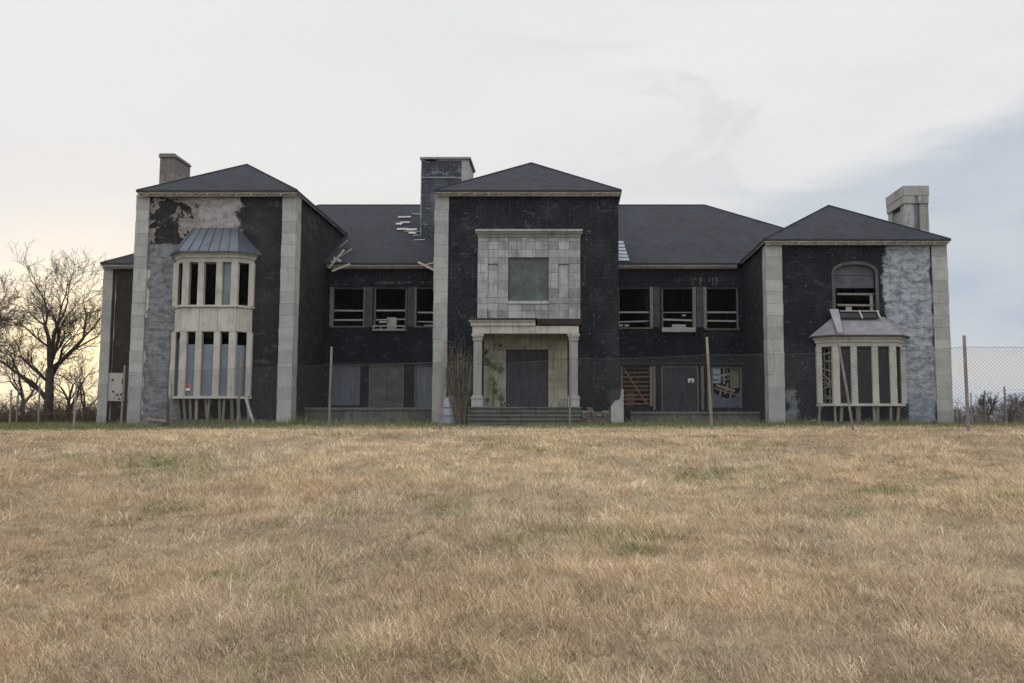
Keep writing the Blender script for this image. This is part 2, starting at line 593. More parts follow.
M_hill = plain('haze_tinted_hillside', (.19, .22, .27), .95, .12, .02, spec=0, bstr=0)  # pale blue base colour carries part of the distance haze
M_hill2 = plain('wooded_ridge', (.085, .075, .065), .95, .3, .1, spec=0, bstr=0)
pts = [(900, 417), (940, 414), (962, 409), (985, 402), (1005, 396), (1024, 391.5), (1060, 383), (1110, 376), (1180, 378), (1260, 388), (1350, 398), (1450, 408)]
hill('hill', 1750, pts, 400, M_hill, 'hazy blue hill rising at the right edge')
pts = [(-900 + i * 60, 421 + 2.0 * math.sin(i * 1.3) + 1.2 * math.sin(i * 3.1)) for i in range(52)]
hill('ridge', 700, pts, 150, M_hill2, 'low wooded ridge along the horizon')

# ------------------------------------------------------------------ haze: thin even evening air round everything
mh = bpy.data.materials.new('thin_haze')
mh.use_nodes = True
mh.node_tree.nodes.clear()
N = NT(mh.node_tree)
pv = N.n('ShaderNodeVolumePrincipled', {'Color': (.86, .88, .93, 1), 'Density': .00016, 'Anisotropy': .0})
N.n('ShaderNodeOutputMaterial', {1: pv}, out=None)
hz = MB().box(-3300, 3300, -60, 2400, -12, 130).build('haze', mh)
tag(hz, 'thin pale evening haze softening the far hill', 'haze', kind='stuff')

# ------------------------------------------------------------------ the school building
HALL = thing('school_building', ((CX0 + CX1) / 2, 57.0, BASE),
             'derelict two-storey black tarred building with grey stone pilasters, hipped roofs and open windows', 'building')


def wall(mb, axis, c0, c1, a0, a1, z0, z1, holes=()):
    """wall slab between planes c0 and c1 with rectangular holes; axis 'x' runs along x, 'y' along y"""
    us = sorted({a0, a1, *[min(max(h[i], a0), a1) for h in holes for i in (0, 1)]})
    zs = sorted({z0, z1, *[min(max(h[i], z0), z1) for h in holes for i in (2, 3)]})
    def solid(i, j):
        if i < 0 or j < 0 or i >= len(us) - 1 or j >= len(zs) - 1:
            return False
        u, z = (us[i] + us[i + 1]) / 2, (zs[j] + zs[j + 1]) / 2
        return not any(h[0] < u < h[1] and h[2] < z < h[3] for h in holes)
    P = (lambda u, c, z: (u, c, z)) if axis == 'x' else (lambda u, c, z: (c, u, z))
    def quad(*p):
        mb.add(p, [(0, 1, 2, 3)])
    for i in range(len(us) - 1):
        for j in range(len(zs) - 1):
            if not solid(i, j):
                continue
            u0, u1, w0, w1 = us[i], us[i + 1], zs[j], zs[j + 1]
            quad(P(u0, c0, w0), P(u1, c0, w0), P(u1, c0, w1), P(u0, c0, w1))
            quad(P(u0, c1, w0), P(u0, c1, w1), P(u1, c1, w1), P(u1, c1, w0))
            if not solid(i - 1, j): quad(P(u0, c0, w0), P(u0, c0, w1), P(u0, c1, w1), P(u0, c1, w0))
            if not solid(i + 1, j): quad(P(u1, c0, w0), P(u1, c1, w0), P(u1, c1, w1), P(u1, c0, w1))
            if not solid(i, j - 1): quad(P(u0, c0, w0), P(u0, c1, w0), P(u1, c1, w0), P(u1, c0, w0))
            if not solid(i, j + 1): quad(P(u0, c0, w1), P(u1, c0, w1), P(u1, c1, w1), P(u0, c1, w1))
    return mb


T = .38
MX0 = xx(101, 51) + .08
MX1 = RX1 - .25
YB = YM - .8 + 19.4
# --- left wing
lb_u = (xx(174, 45), xx(249, 45), zz(304, 45), zz(262, 45))
lb_l = (xx(174, 45), xx(249, 45), zz(396, 45), zz(332, 45))
mb = wall(MB(), 'x', YF, YF + T, LX0 + .1, LX1 - .05, BASE - .5, Z_HI, [lb_u, lb_l])
wall(mb, 'y', LX1 - .05, LX1 - .05 - T, YF + T, 58, BASE - .5, Z_HI)
wall(mb, 'y', LX0 + .1, LX0 + .1 + T, YF + T, 58, BASE - .5, Z_HI)
mb.build('wing_wall', M_lw, HALL, label='tall wing wall with peeling plaster under the eaves and a faded blue-grey strip')
# --- right wing
arch = (xx(836.5, 45), xx(877, 45), zz(313, 45), zz(264.5, 45))
rb = (xx(820, 45), xx(905, 45), zz(404, 45), zz(346, 45))
mb = wall(MB(), 'x', YF, YF + T, RX0 + .05, RX1 - .1, BASE - .5, Z_RW, [arch, rb])
# arch spandrels
ax0, ax1, az0, az1 = arch
spring = zz(272, 45)
na = 10
for sgn in (0, 1):
    poly = []
    xs = [ax0 + (ax1 - ax0) / 2 * k / na for k in range(na + 1)] if sgn == 0 else [ax1 - (ax1 - ax0) / 2 * k / na for k in range(na + 1)]
    cx_ = (ax0 + ax1) / 2
    hw = (ax1 - ax0) / 2
    prof = [(x, spring + (az1 - spring) * math.sqrt(max(0, 1 - ((x - cx_) / hw) ** 2))) for x in xs]
    poly = [(xs[0], az1)] + prof[:]
    mb.ext([(x, YF, z) for x, z in poly], (0, T, 0))
wall(mb, 'y', RX0 + .05, RX0 + .05 + T, YF + T, 56, BASE - .5, Z_RW)
wall(mb, 'y', RX1 - .1, RX1 - .1 - T, YF + T, YB, BASE - .5, Z_LO)
mb.build('wing_wall', M_rw, HALL, label='lower wing wall with an arched upper opening and a pale blue skim coat at its outer end')
# --- entrance block
door = (xx(506, 45), xx(548.5, 45), zz(408, 45), zz(349, 45))
upwin = (xx(508, 45), xx(548.5, 45), zz(303, 45), zz(257, 45))
mb = wall(MB(), 'x', YF, YF + T, CX0 + .1, CX1, BASE - .5, Z_HI, [door, upwin])
wall(mb, 'y', CX1, CX1 - T, YF + T, 57, BASE - .5, Z_HI)
wall(mb, 'y', CX0 + .1, CX0 + .1 + T, YF + T, 57, BASE - .5, Z_HI)
mb.build('entrance_block_wall', M_eb, HALL)
# --- main range front wall
holes = []
upL = [(331, 364, 287, 326), (373, 406, 287, 329.5), (414.5, 447.5, 287, 326)]
upR = [(618, 651.5, 287, 327.5), (662, 694.5, 287, 329), (706, 739, 287, 328.5)]
loL = [(333, 361, 364, 405.5), (369.6, 404.5, 365, 408), (415, 446, 365, 408)]
loR = [(620.5, 652, 366.5, 406), (661, 698, 366, 411), (711, 741, 367, 408)]
H = [bx(*b, YM) for b in upL + upR + loL + loR]
mb = wall(MB(), 'x', YM, YM + T, LX1 - .05, CX0 + .1, BASE - .5, Z_LO, H)
wall(mb, 'x', YM, YM + T, CX1, RX0 + .05, BASE - .5, Z_LO, H)
mb.build('main_wall', M_main, HALL)
mb = wall(MB(), 'x', YM, YM + T, MX0, LX0 + .1, BASE - .6, Z_LO)
mb.build('end_wall', M_brown, HALL)
mb = wall(MB(), 'y', MX0, MX0 + T, YM + T, YB, BASE - 1, Z_LO)
wall(mb, 'x', YB, YB + T, MX0, MX1, BASE - 2, Z_LO)
mb.build('rear_wall', M_main, HALL)
# --- dark interior: floors, ceilings, partitions
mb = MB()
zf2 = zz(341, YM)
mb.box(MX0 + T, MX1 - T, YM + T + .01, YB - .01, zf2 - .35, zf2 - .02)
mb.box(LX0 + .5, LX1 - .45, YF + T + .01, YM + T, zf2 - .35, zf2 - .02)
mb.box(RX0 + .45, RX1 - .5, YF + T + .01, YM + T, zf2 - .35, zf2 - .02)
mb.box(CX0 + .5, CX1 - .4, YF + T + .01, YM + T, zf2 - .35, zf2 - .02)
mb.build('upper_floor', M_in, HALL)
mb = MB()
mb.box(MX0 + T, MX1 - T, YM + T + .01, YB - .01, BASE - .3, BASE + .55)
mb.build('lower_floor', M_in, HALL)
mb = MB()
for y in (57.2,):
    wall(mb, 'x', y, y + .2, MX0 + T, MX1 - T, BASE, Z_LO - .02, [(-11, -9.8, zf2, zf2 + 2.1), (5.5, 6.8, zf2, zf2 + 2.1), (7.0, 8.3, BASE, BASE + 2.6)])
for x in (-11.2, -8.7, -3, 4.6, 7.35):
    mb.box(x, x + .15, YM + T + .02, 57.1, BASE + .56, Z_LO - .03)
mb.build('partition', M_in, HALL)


# --- roofs
def roof(x0, x1, y0, y1, ze, sl, ymode, name, hip_back=False, label=None):
    """hip roof; ridge along y (ymode) or along x"""
    th = .07
    if ymode:
        hw = (x1 - x0) / 2
        xr = (x0 + x1) / 2
        sl = (zz(sl, y0 + hw) - ze) / hw
        zr = ze + hw * sl
        R0 = (xr, y0 + hw, zr)
        R1 = (xr, y1, zr)
    else:
        hw = (y1 - y0) / 2
        yr = (y0 + y1) / 2
        sl = (zz(sl, y0 + hw) - ze) / hw
        zr = ze + hw * sl
        R0 = (x0 + hw, yr, zr)
        R1 = (x1 - hw, yr, zr)
    A, B, Cc, D = (x0, y0), (x1, y0), (x1, y1), (x0, y1)
    vs = [(*q, ze) for q in (A, B, Cc, D)] + [(*q, ze - th) for q in (A, B, Cc, D)] + [R0, R1]
    mb = MB()
    if ymode:
        fs = [(0, 1, 8), (1, 2, 9, 8), (3, 0, 8, 9), (2, 3, 9)]
    else:
        fs = [(0, 1, 9, 8), (1, 2, 9), (2, 3, 8, 9), (3, 0, 8)]
    fs += [(0, 4, 5, 1), (1, 5, 6, 2), (2, 6, 7, 3), (3, 7, 4, 0), (7, 6, 5, 4)]
    mb.add(vs, fs)
    o = mb.build(name, M_roof, HALL, label=label)
    # ridge / hip caps
    mc = MB()
    r0, r1 = Vector(R0), Vector(R1)
    segs = [((*A, ze), R0), ((*B, ze), R0 if ymode else R1), (R0, R1)]
    if not ymode:
        segs += [((*Cc, ze), R1), ((*D, ze), R0)]
    for p, q in segs:
        mc.tube([p, q], [.05, .05], 6)
    mc.build('ridge_cap', M_roof, o)
    return o


OV = .40
E = Z_HI + .19
OX = .13
ro_l = roof(LX0 + .12, LX1 + OX, YF - OV, 60, E, 164.5, True, 'roof', label='hipped roof over the tall wing at the sunset end')
EL = Z_LO + .22
ro_m = roof(MX0 - .12, MX1 + .12, YM - OV, YB + OV, EL, 205.0, False, 'roof', label='long main hipped roof with torn shingles beside the chimney')
ro_r = roof(RX0 - OX, RX1 + .06, YF - OV, 56.6, EL + .13, 205.5, True, 'roof', label='hipped roof over the lower wing')
ro_c = roof(CX0 - .02, CX1 + OX, YF - OV, 60, E + .01, 163.0, True, 'roof', label='hipped roof over the entrance block')


# fascia: pale boards, set under the drip edge
def fascia(x0, x1, y0, ye, z, roofo, left=True, right=True, brackets=.75, xdrop=0):
    mb = MB()
    h = .085
    a = .03
    mb.box(x0 + .02, x1 - .02, y0 + a, y0 + a + .04, z - .075 - h, z - .076, .5)
    mb.box(x0 + a + .06, x1 - a - .06, y0 + a + .12, y0 + a + .16, z - .075 - h - .11, z - .077, .30)
    if left:
        mb.box(x0 + .018, x0 + .058, y0 + a + .042, ye, z - .075 - h, z - .076, .5)
    if right:
        mb.box(x1 - .058, x1 - .018, y0 + a + .042, ye, z - .075 - h, z - .076, .5)
    x = x0 + .5
    while x < x1 - .4:
        mb.box(x, x + .05, y0 + a + .005, y0 + a + .11, z - .075 - h - .07, z - .075 - h - .003, .75)
        x += brackets
    mb.build('fascia', M_fascia, roofo)
    mt = MB()
    mt.box(x0 - .03, x1 + .03, y0 - .03, y0 + .012, z - .085, z + .005)
    if left: mt.box(x0 - .033, x0 + .010, y0 + .017, ye, z - .086, z + .004)
    if right: mt.box(x1 - .012, x1 + .033, y0 + .017, ye, z - .086, z + .004)
    mt.build('drip_edge', M_edge, roofo)


fascia(LX0 + .12, LX1 + OX, YF - OV, 55.6, E, ro_l)
fascia(CX0 - .02, CX1 + OX, YF - OV, 55.6, E + .01, ro_c)
fascia(RX0 - OX, RX1 + .06, YF - OV, YM - OV + .3, EL + .13, ro_r, brackets=.62)
for (a0, a1) in ((MX0 - .12, LX0 + .05), (LX1 + .01, CX0 + .05), (CX1 + .01, RX0 - OV + .05)):
    mb = MB()
    mb.box(a0 + .02, a1, YM - OV + .03, YM - OV + .07, EL - .195, EL - .076)
    mb.box(a0 + .06, a1, YM - OV + .15, YM - OV + .19, EL - .30, EL - .077, .3)
    mb.build('fascia', M_fascia, ro_m)
    mb = MB().box(a0, a1, YM - OV - .03, YM - OV + .012, EL - .086, EL + .004)
    mb.build('drip_edge', M_edge, ro_m)
# broken gutter boards at the two ends of the left link
mb = MB()
def P3(px, py, Y): return at(px, py, Y)
for (p, q, w) in (((329, 268), (344, 250), .10), ((331, 262), (352, 249), .07), ((332, 271), (350, 264), .12), ((418, 262), (434, 270), .12), ((421, 266), (436, 262), .06), ((340, 247), (347, 241), .07), ((334, 258), (341, 261), .14)):
    MB().beam(P3(*p, 50.4), P3(*q, 50.1), w, .05, random.choice((.3, .6, .8))).build('broken_gutter', M_fascia, HALL)


HWM = (YB - YM + 2 * OV) / 2
SLM = (zz(205.0, YM - OV + HWM) - EL) / HWM


def mainroof(px, py):
    """where the sight line of a measured point meets the main front slope"""
    d = at(px, py, 1.0) - Vector((0, 0, EYE))
    y = (EYE - EL + SLM * (YM - OV)) / (SLM - d.z)
    return Vector((0, 0, EYE)) + d * y


# torn shingles showing pale battens
mb = MB()
for (x0, x1, y) in ((398, 411, 218), (400, 410, 223.5), (396, 402, 224.5), (407, 417, 230.5), (409, 416, 233.5), (413, 419, 236.5), (404, 430, 232), (414, 425, 241), (397, 408, 230), (412, 421, 214.5)):
    p, q = mainroof(x0, y), mainroof(x1, y + random.uniform(-.6, .6))
    wdt = .30 if x1 - x0 < 14 and y < 238 and y > 216 and x1 < 418 else .07
    off = Vector((0, -.03, .05))
    MB().beam(p + off, q + off, .03, wdt, random.uniform(.5, .9), ref=(0, .857, .514)).build('exposed_batten', M_whitewood, ro_m)
# pale flashing by the entrance block
mb = MB()
for k in range(6):
    y = 243.5 + k * 3.4
    x1 = 622 + k * 1.1
    p, q = mainroof(618, y), mainroof(x1 + 1.5, y)
    off = Vector((0, -.03, .06 + .0))
    mb.beam(p + off, q + off, .03, .44, .55 + .1 * (k % 2), ref=(0, .857, .514))
mb.build('flashing', plain('blue_flashing', (.19, .22, .27), .5, .25, 5), ro_m)


# --- pilasters
def stack(mb, x0, x1, y0, y1, z0, z1, ch=.6, gap=.012, jit=.004, first=None, nx=1, tone=None):
    z = z0
    while z < z1 - .02:
        h = min(first if (first and z == z0) else ch, z1 - z)
        for i in range(nx):
            xa = x0 + (x1 - x0) * i / nx
            xb = x0 + (x1 - x0) * (i + 1) / nx
            t = random.random() if tone is None else tone
            j = random.uniform(-jit, jit)
            mb.box(xa + (gap / 2 if i else random.uniform(-.004, .02)), xb - (gap / 2 if i < nx - 1 else random.uniform(-.004, .02)), y0 + j, y1, z + gap / 2, z + h - gap / 2, t)
        z += h
    mb.box(x0 + .02, x1 - .02, y0 + .02, y1 - .01, z0, z1 - .01, .1)


def pilaster(px0, px1, Y, ztop, retr=0, retl=0, ch=.6, m=None):
    x0, x1 = xx(px0, Y), xx(px1, Y)
    mb = MB()
    stack(mb, x0, x1, Y - .10, Y + .15, BASE - .4, ztop, ch)
    if retr:
        stack(mb, x1 - .16, x1 + .001, Y + .152, Y + retr, BASE - .4, ztop, ch)
    if retl:
        stack(mb, x0 - .001, x0 + .16, Y + .152, Y + retl, BASE - .4, ztop, ch)
    mb.build('pilaster', m or M_stone, HALL)


pilaster(131, 144.5, 45, Z_HI + .05, retl=.8)
pilaster(279, 293.5, 45, Z_HI + .05, retr=.75)
pilaster(767, 783.5, 45, Z_RW + .02, retl=.75)
pilaster(934, 950, 45, Z_RW + .02, retr=.8)
pilaster(433, 447.5, 45, Z_HI + .05, retl=.7)
# end wall pilaster (set back)
x0 = MX0 - .08
mb = MB()
stack(mb, x0, x0 + .56, YM - .10, YM + .15, BASE - .6, Z_LO + .02, .6)
stack(mb, x0 - .001, x0 + .16, YM + .152, YM + .8, BASE - .6, Z_LO + .02, .6)
mb.build('pilaster', M_stone, HALL)
# pale sheathing patch on the end wall and flaking strips beside the pilasters
mb = MB()
X0, X1, Z0, Z1 = bx(110.5, 127, 373, 401, 51)
mb.box(X0, X1, YM - .035, YM - .003, Z0, Z1, .6)
shp = mb.build('sheathing_panel', M_cream, HALL)
mb = MB()
for (px, py) in ((112.5, 380), (113, 391.5), (117, 395), (120.5, 394.5), (119, 399), (122, 399), (125, 398.5)):
    p = at(px, py, 50.95)
    MB().box(p.x - .05, p.x + .05, YM - .05, YM - .036, p.z - .05, p.z + .05).build('bolt_hole', M_in, shp)
X0, X1, Z0, Z1 = bx(124, 126.8, 379, 384, 51)
MB().box(X0, X1, YM - .05, YM - .036, Z0, Z1).build('bolt_hole', M_in, shp)


def flake(px0, px1, py0, py1, Y, m, name='flaking_strip', n=26, label=None):
    mb = MB()
    x0, x1 = xx(px0, Y), xx(px1, Y)
    z0, z1 = zz(py1, Y), zz(py0, Y)
    r = random.Random(px0 * 7 + py0)
    prof = []
    w = .5
    for k in range(n + 1):
        w = min(1, max(.15, w + r.uniform(-.45, .45)))
        prof.append((x0 + (x1 - x0) * w, z0 + (z1 - z0) * k / n))
    for k in range(n):
        poly = [(x0, Y - .02, prof[k][1]), (prof[k][0], Y - .02, prof[k][1]), (prof[k + 1][0], Y - .02, prof[k + 1][1]), (x0, Y - .02, prof[k + 1][1])]
        mb.ext(poly, (0, .018, 0), r.uniform(.3, .8))
    return mb.build(name, m, HALL, label=label)


flake(144.2, 147.5, 270, 318, 45, M_cream)
flake(144.2, 146.8, 350, 415, 45, M_cream)
flake(935, 931.5, 352, 412, 45, M_cream)
flake(935, 931.8, 245, 350, 45, M_edge)
flake(113.2, 114.5, 275, 420, 51, M_cream)


# --- bay windows
def plan(x0, x1, xf0, xf1, yf, yw, o):
    s = .42 * o
    return [(x0 - o, yw), (xf0 - s, yf - o), (xf1 + s, yf - o), (x1 + o, yw)]


def band(mb, P, z0, z1, tone=.5):
    mb.ext([(x, y, z0) for x, y in P], (0, 0, z1 - z0), tone)


def bay(par, x0, x1, xf0, xf1, yf, rows, cornice, sills, spandrel, M, nfront, roofz, roofm, rooft, label, ribs):
    yw = 44.995
    root = MB()
    pieces = []
    zc0, zc1 = cornice
    hc = zc1 - zc0
    band(root, plan(x0, x1, xf0, xf1, yf, yw, .02), zc0, zc0 + hc * .45, .5)
    band(root, plan(x0, x1, xf0, xf1, yf, yw, .10), zc0 + hc * .452, zc0 + hc * .8, .7)
    band(root, plan(x0, x1, xf0, xf1, yf, yw, .20), zc0 + hc * .802, zc1, .85)
    for (z0, z1) in sills:
        sm = MB()
        pieces.append((sm, 'sill'))
        band(sm, plan(x0, x1, xf0, xf1, yf, yw, .09), z0, z1, .75)
    P = plan(x0, x1, xf0, xf1, yf, yw, 0)
    if spandrel:
        # three panels on the front with hairline joints, one on each cheek
        z0, z1 = spandrel
        cor_, root = root, MB()
        pieces.append((root, 'spandrel'))
        band(root, plan(x0, x1, xf0, xf1, yf, yw, -.03), z0, z1, .1)
        fr = [P[1][0] + (P[2][0] - P[1][0]) * k / 3 for k in range(4)]
        for k in range(3):
            root.box(fr[k] + .01, fr[k + 1] - .01, yf, yf + .05, z0 + .012, z1 - .012, random.uniform(.4, .9))
        for a, b in ((P[0], P[1]), (P[2], P[3])):
            A, B = Vector((*a, 0)), Vector((*b, 0))
            d = (B - A).normalized() * .02
            root.ext([(A + d) + Vector((0, 0, z0 + .012)), (B - d) + Vector((0, 0, z0 + .012)), (B - d) + Vector((0, 0, z1 - .012)), (A + d) + Vector((0, 0, z1 - .012))],
                     ((B - A).normalized().cross(Vector((0, 0, 1))) * -.02), random.uniform(.4, .9))
    if spandrel:
        root = cor_
    b = root.build('bay_window', M, par, label=label)
    for pm, nm in pieces:
        pm.build(nm, M, b)
    # mullions
    for (z0, z1) in rows:
        posts = []
        for k in range(nfront + 1):
            x = P[1][0] + (P[2][0] - P[1][0]) * k / nfront + (.15 if k == 0 else (-.15 if k == nfront else 0))
            posts.append(((x, yf + .13), (0, 1, 0), .30 if 0 < k < nfront else .33))
        for a, c in ((P[0], P[1]), (P[3], P[2])):
            A, B = Vector(a), Vector(c)
            q = A + (B - A) * .10
            posts.append(((q.x, q.y + .0), (.0, 1, 0), .26))
        for (x, y), r, wdt in posts:
            mp_ = MB()
            n = 3
            for k in range(n):
                mp_.box(x - wdt / 2, x + wdt / 2, y - .13, y + .13, z0 + (z1 - z0) * k / n + .004, z0 + (z1 - z0) * (k + 1) / n - .004, random.uniform(.2, .8))
            mp_.box(x - wdt / 2 + .02, x + wdt / 2 - .02, y - .11, y + .11, z0 - .002, z1 + .002, .2)
            mp_.build('mullion', M, b)
    # roof
    zr0, zr1, t0, t1 = roofz
    Q = plan(x0, x1, xf0, xf1, yf, yw, .36)
    mr = MB()
    vs = [(x, y, zr0) for x, y in Q] + [(x, y, zr0 - .06) for x, y in Q] + [(t0, yw, zr1), (t1, yw, zr1)]
    mr.add(vs, [(0, 1, 8), (1, 2, 9, 8), (2, 3, 9), (0, 4, 5, 1), (1, 5, 6, 2), (2, 6, 7, 3), (4, 7, 6, 5), (0, 8, 9, 3), (0, 3, 7, 4)], .5)
    rf = mr.build('bay_roof', roofm, b)
    if ribs:
        ms = MB()
        up = Vector((0, -.02, .03))
        for k in range(ribs + 1):
            u = k / ribs
            p = Vector((Q[1][0] * (1 - u) + Q[2][0] * u, Q[1][1], zr0))
            q = Vector((t0 * (1 - u) + t1 * u, yw, zr1))
            ms.beam(p + up * .5, q + up * .5, .035, .05, .35)
        for (i, t) in ((0, t0), (3, t1)):
            for u in (.35, .7):
                p = Vector((Q[i][0], Q[i][1], zr0)).lerp(Vector((Q[1 if i == 0 else 2][0], Q[1][1], zr0)), u)
                q = Vector((t, yw, zr1))
                ms.beam(p + up * .5, q + up * .5, .03, .04, .4)
        ms.build('roof_seam', roofm, b)
    return b, P


BYF = 44.35
zs_ = lambda py: zz(py, BYF)
b1, P1 = bay(HALL, -19.70, -15.78, -19.10, -16.38, BYF,
             [(zs_(305), zs_(261.5)), (zs_(396), zs_(331.5))], (zs_(262), zs_(252.5)),
             [(zs_(307), zs_(305)), (zs_(398.5), zs_(396))], (zs_(331.5), zs_(307.2)), M_cream, 3,
             (zs_(252), zz(228, 45), xx(194, 45, 228), xx(238, 45, 228)), M_metal, None,
             'two-storey cream bay window under a blue standing-seam metal roof', 6)
b2, P2 = bay(HALL, 12.58, 16.88, 13.19, 16.31, BYF,
             [(zs_(403.5), zs_(346))], (zs_(346.2), zs_(337)),
             [(zs_(406), zs_(403.5))], None, M_cream, 3,
             (zs_(335.5), zz(317, 45), xx(833, 45, 317), xx(884, 45, 317)), M_grayroof, None,
             'single-storey cream bay window under a torn grey membrane roof', 0)


def facet_pane(par, P, i, u0, u1, z0, z1, m, name='pane', rec=.16, tone=.5):
    A, B = Vector((*P[i], 0)), Vector((*P[i + 1], 0))
    d = (B - A)
    nrm = Vector((-d.y, d.x, 0)).normalized()
    a = A + d * u0 + nrm * rec
    b_ = A + d * u1 + nrm * rec
    mb = MB()
    mb.ext([a + Vector((0, 0, z0)), b_ + Vector((0, 0, z0)), b_ + Vector((0, 0, z1)), a + Vector((0, 0, z1))], nrm * .02, tone)
    return mb.build(name, m, par)


# left bay: one pane left upstairs, blue boards below with an open strip on top
facet_pane(b1, P1, 1, .70, .98, zs_(305), zs_(262), M_pane, 'pane')
for k in range(3):
    facet_pane(b1, P1, 1, k / 3 + .03, k / 3 + .31, zs_(396), zs_(344), M_pane, 'board')
facet_pane(b1, P1, 2, .06, .9, zs_(396), zs_(344.5), M_pane, 'board')
facet_pane(b1, P1, 0, .12, .94, zs_(396), zs_(338), M_pane, 'board')
# right bay: dark glass
for k in range(3):
    facet_pane(b2, P2, 1, k / 3 + .03, k / 3 + .31, zs_(403.5), zs_(346), M_glass, 'pane')
facet_pane(b2, P2, 2, .06, .9, zs_(403.5), zs_(346), M_glass, 'pane')
mb = MB()
A, B = Vector((*P2[0], 0)), Vector((*P2[1], 0))
nrm = Vector((-(B - A).y, (B - A).x, 0)).normalized()
r = random.Random(4)
for k in range(13):
    z = zs_(402) + (zs_(348) - zs_(402)) * k / 12.5
    a = A.lerp(B, .14) + nrm * .2 + Vector((0, 0, z))
    b_ = A.lerp(B, .9) + nrm * .2 + Vector((0, 0, z + r.uniform(-.35, .35)))
    if 4 < k < 9: b_.z -= .45
    mb.beam(a, b_, .05, .03, r.uniform(.2, .8), ref=nrm)
for u in (.3, .6):
    a = A.lerp(B, u) + nrm * .24
    mb.beam(a + Vector((0, 0, zs_(403))), a + Vector((0, 0, zs_(347))), .05, .04, .4)
mb.build('broken_lath', M_wood, b2)
# torn top of the right bay roof: pale box edge and rafters
mb = MB()
p = at(832, 313, 44.95); q = at(842, 330, 44.0)
mb.ext([at(829.5, 311, 44.93), at(838.5, 311, 44.93), at(843, 334, 43.93), at(837.5, 334, 43.93)], (0, 0, .10), .7)
mb.build('flashing', M_grayroof, b2)
mb = MB()
mb.ext([at(840, 311.5, 44.9), at(878, 311.5, 44.9), at(880, 317.5, 44.72), at(839, 317.5, 44.72)], (0, .01, -.05), .2)
mb.build('torn_felt', M_edge, b2)
mb = MB()
for px in (859, 877):
    mb.beam(at(px, 310.5, 44.86), at(px + 3.5, 318.5, 44.62), .07, .05, .7)
mb.beam(at(840, 311, 44.84), at(879, 311, 44.84), .05, .05, .6)
mb.build('rafter', M_whitewood, b2)
# reddish drip edge along right bay roof front
mb = MB()
Q = plan(12.58, 16.88, 13.19, 16.31, BYF, 44.99, .38)
z = zs_(335.8)
for i in range(3):
    mb.beam((*Q[i], z), (*Q[i + 1], z), .05, .07, .5)
mb.build('drip_edge', plain('rusty_brown_edge', (.09, .06, .05), .7), b2)

# wooden studs carrying each bay
def studs(P, ztop, pxs, seed):
    r = random.Random(seed)
    for px in pxs:
        x = xx(px, 44.45, 410)
        lean = r.uniform(-.12, .12)
        mb = MB()
        y = 44.48 if P[1][0] - .1 < x < P[2][0] + .1 else 44.62
        mb.beam((x, y, ztop), (x + lean, y + r.uniform(0, .3), BASE - .1), r.uniform(.09, .14), .09, r.uniform(.35, .75))
        mb.build('stud', M_wood, HALL)
studs(P1, zs_(398.5), (176, 183, 189.5, 196, 205, 209, 219, 224, 231, 236, 246), 2)
studs(P2, zs_(406), (821, 835, 842, 857, 859.5, 874, 878, 891, 899), 3)
mb = MB()
mb.beam(at(246, 399, 44.4), at(254, 424, 44.0), .1, .08, .6)
mb.build('stud', M_whitewood, HALL)
# low footing under bays
for (x0, x1, pyt) in ((xx(170, 44.6), xx(270, 44.6), 419.5), (xx(816, 44.6), xx(906, 44.6), 421.5)):
    mb = MB()
    mb.box(x0, x1, 44.45, 44.98, BASE - .3, zz(pyt, 44.6), .3)
    mb.build('footing', M_terr, HALL)


# --- upper windows of the main range
def rail(mb, px0, px1, py, Y, h=.07, tilt=0, tone=.6, d=.05):
    p = at(px0, py, Y)
    q = at(px1, py + tilt, Y)
    mb.beam(p, q, d, h, tone, ref=(0, 0, 1))


def window(b, rails, white=(), sill=None, jambs=(), label=None):
    px0, px1, py0, py1 = b
    u0, u1, z0, z1 = bx(*b, YM)
    fr = MB()
    t = .09
    fr.box(u0 + .002, u0 + t, YM + .10, YM + .22, z0 + .01, z1 - .002, .12)
    fr.box(u1 - t, u1 - .002, YM + .10, YM + .22, z0 + .01, z1 - .002, .12)
    fr.box(u0 + t + .002, u1 - t - .002, YM + .10, YM + .22, z1 - t, z1 - .002, .1)
    fr.box(u0 - .05, u1 + .05, YM - .05, YM + .3, z0 - .08, z0 + .005, .15)
    for s in jambs:
        x = u0 - .02 if s < 0 else u1 + .02
        fr.box(x - .09, x + .09, YM - .02, YM + .09, z0, z1, .42)
    w_ = fr.build('window', M_wood, HALL, label=label)
    for (py, tilt, h) in rails:
        rb_ = MB()
        rail(rb_, px0 + .5, px1 - .5, py, YM + .30, h, tilt, .62)
        rb_.build('rail', M_whitewood if h > .065 else M_wood, w_)
    for (a, b_, c, d_) in white:
        wb = MB()
        q = bx(a, b_, c, d_, YM + .12)
        wb.box(q[0], q[1], YM + .06, YM + .09, q[2], q[3], .6)
        wb.build('loose_board', M_whitewood, w_)


window(upL[0], [(310.5, .3, .09), (320, 0, .09)], jambs=(-1, 1))
window(upL[1], [(310.5, 0, .09), (320, -.8, .07), (326, .2, .06), (329, 0, .05)], white=[(387, 396.5, 317.5, 330), (379, 389, 321, 323)], jambs=())
window(upL[2], [(312.5, 0, .09), (321.5, .8, .07)], white=[(424, 436, 325, 326.6)], jambs=(-1,))
window(upR[0], [(312.3, .0, .09), (322, -1, .07)], white=[(619, 623, 324.5, 326.4), (624.5, 629, 324.5, 326.6)], jambs=(1,))
window(upR[1], [(312.5, 0, .06), (319.5, 1, .10)], white=[(672, 686, 324.5, 328.5), (682.5, 686, 314.7, 316.2)], jambs=(1,))
window(upR[2], [(312.3, 0, .09), (320.7, .5, .09)], jambs=(-1,))
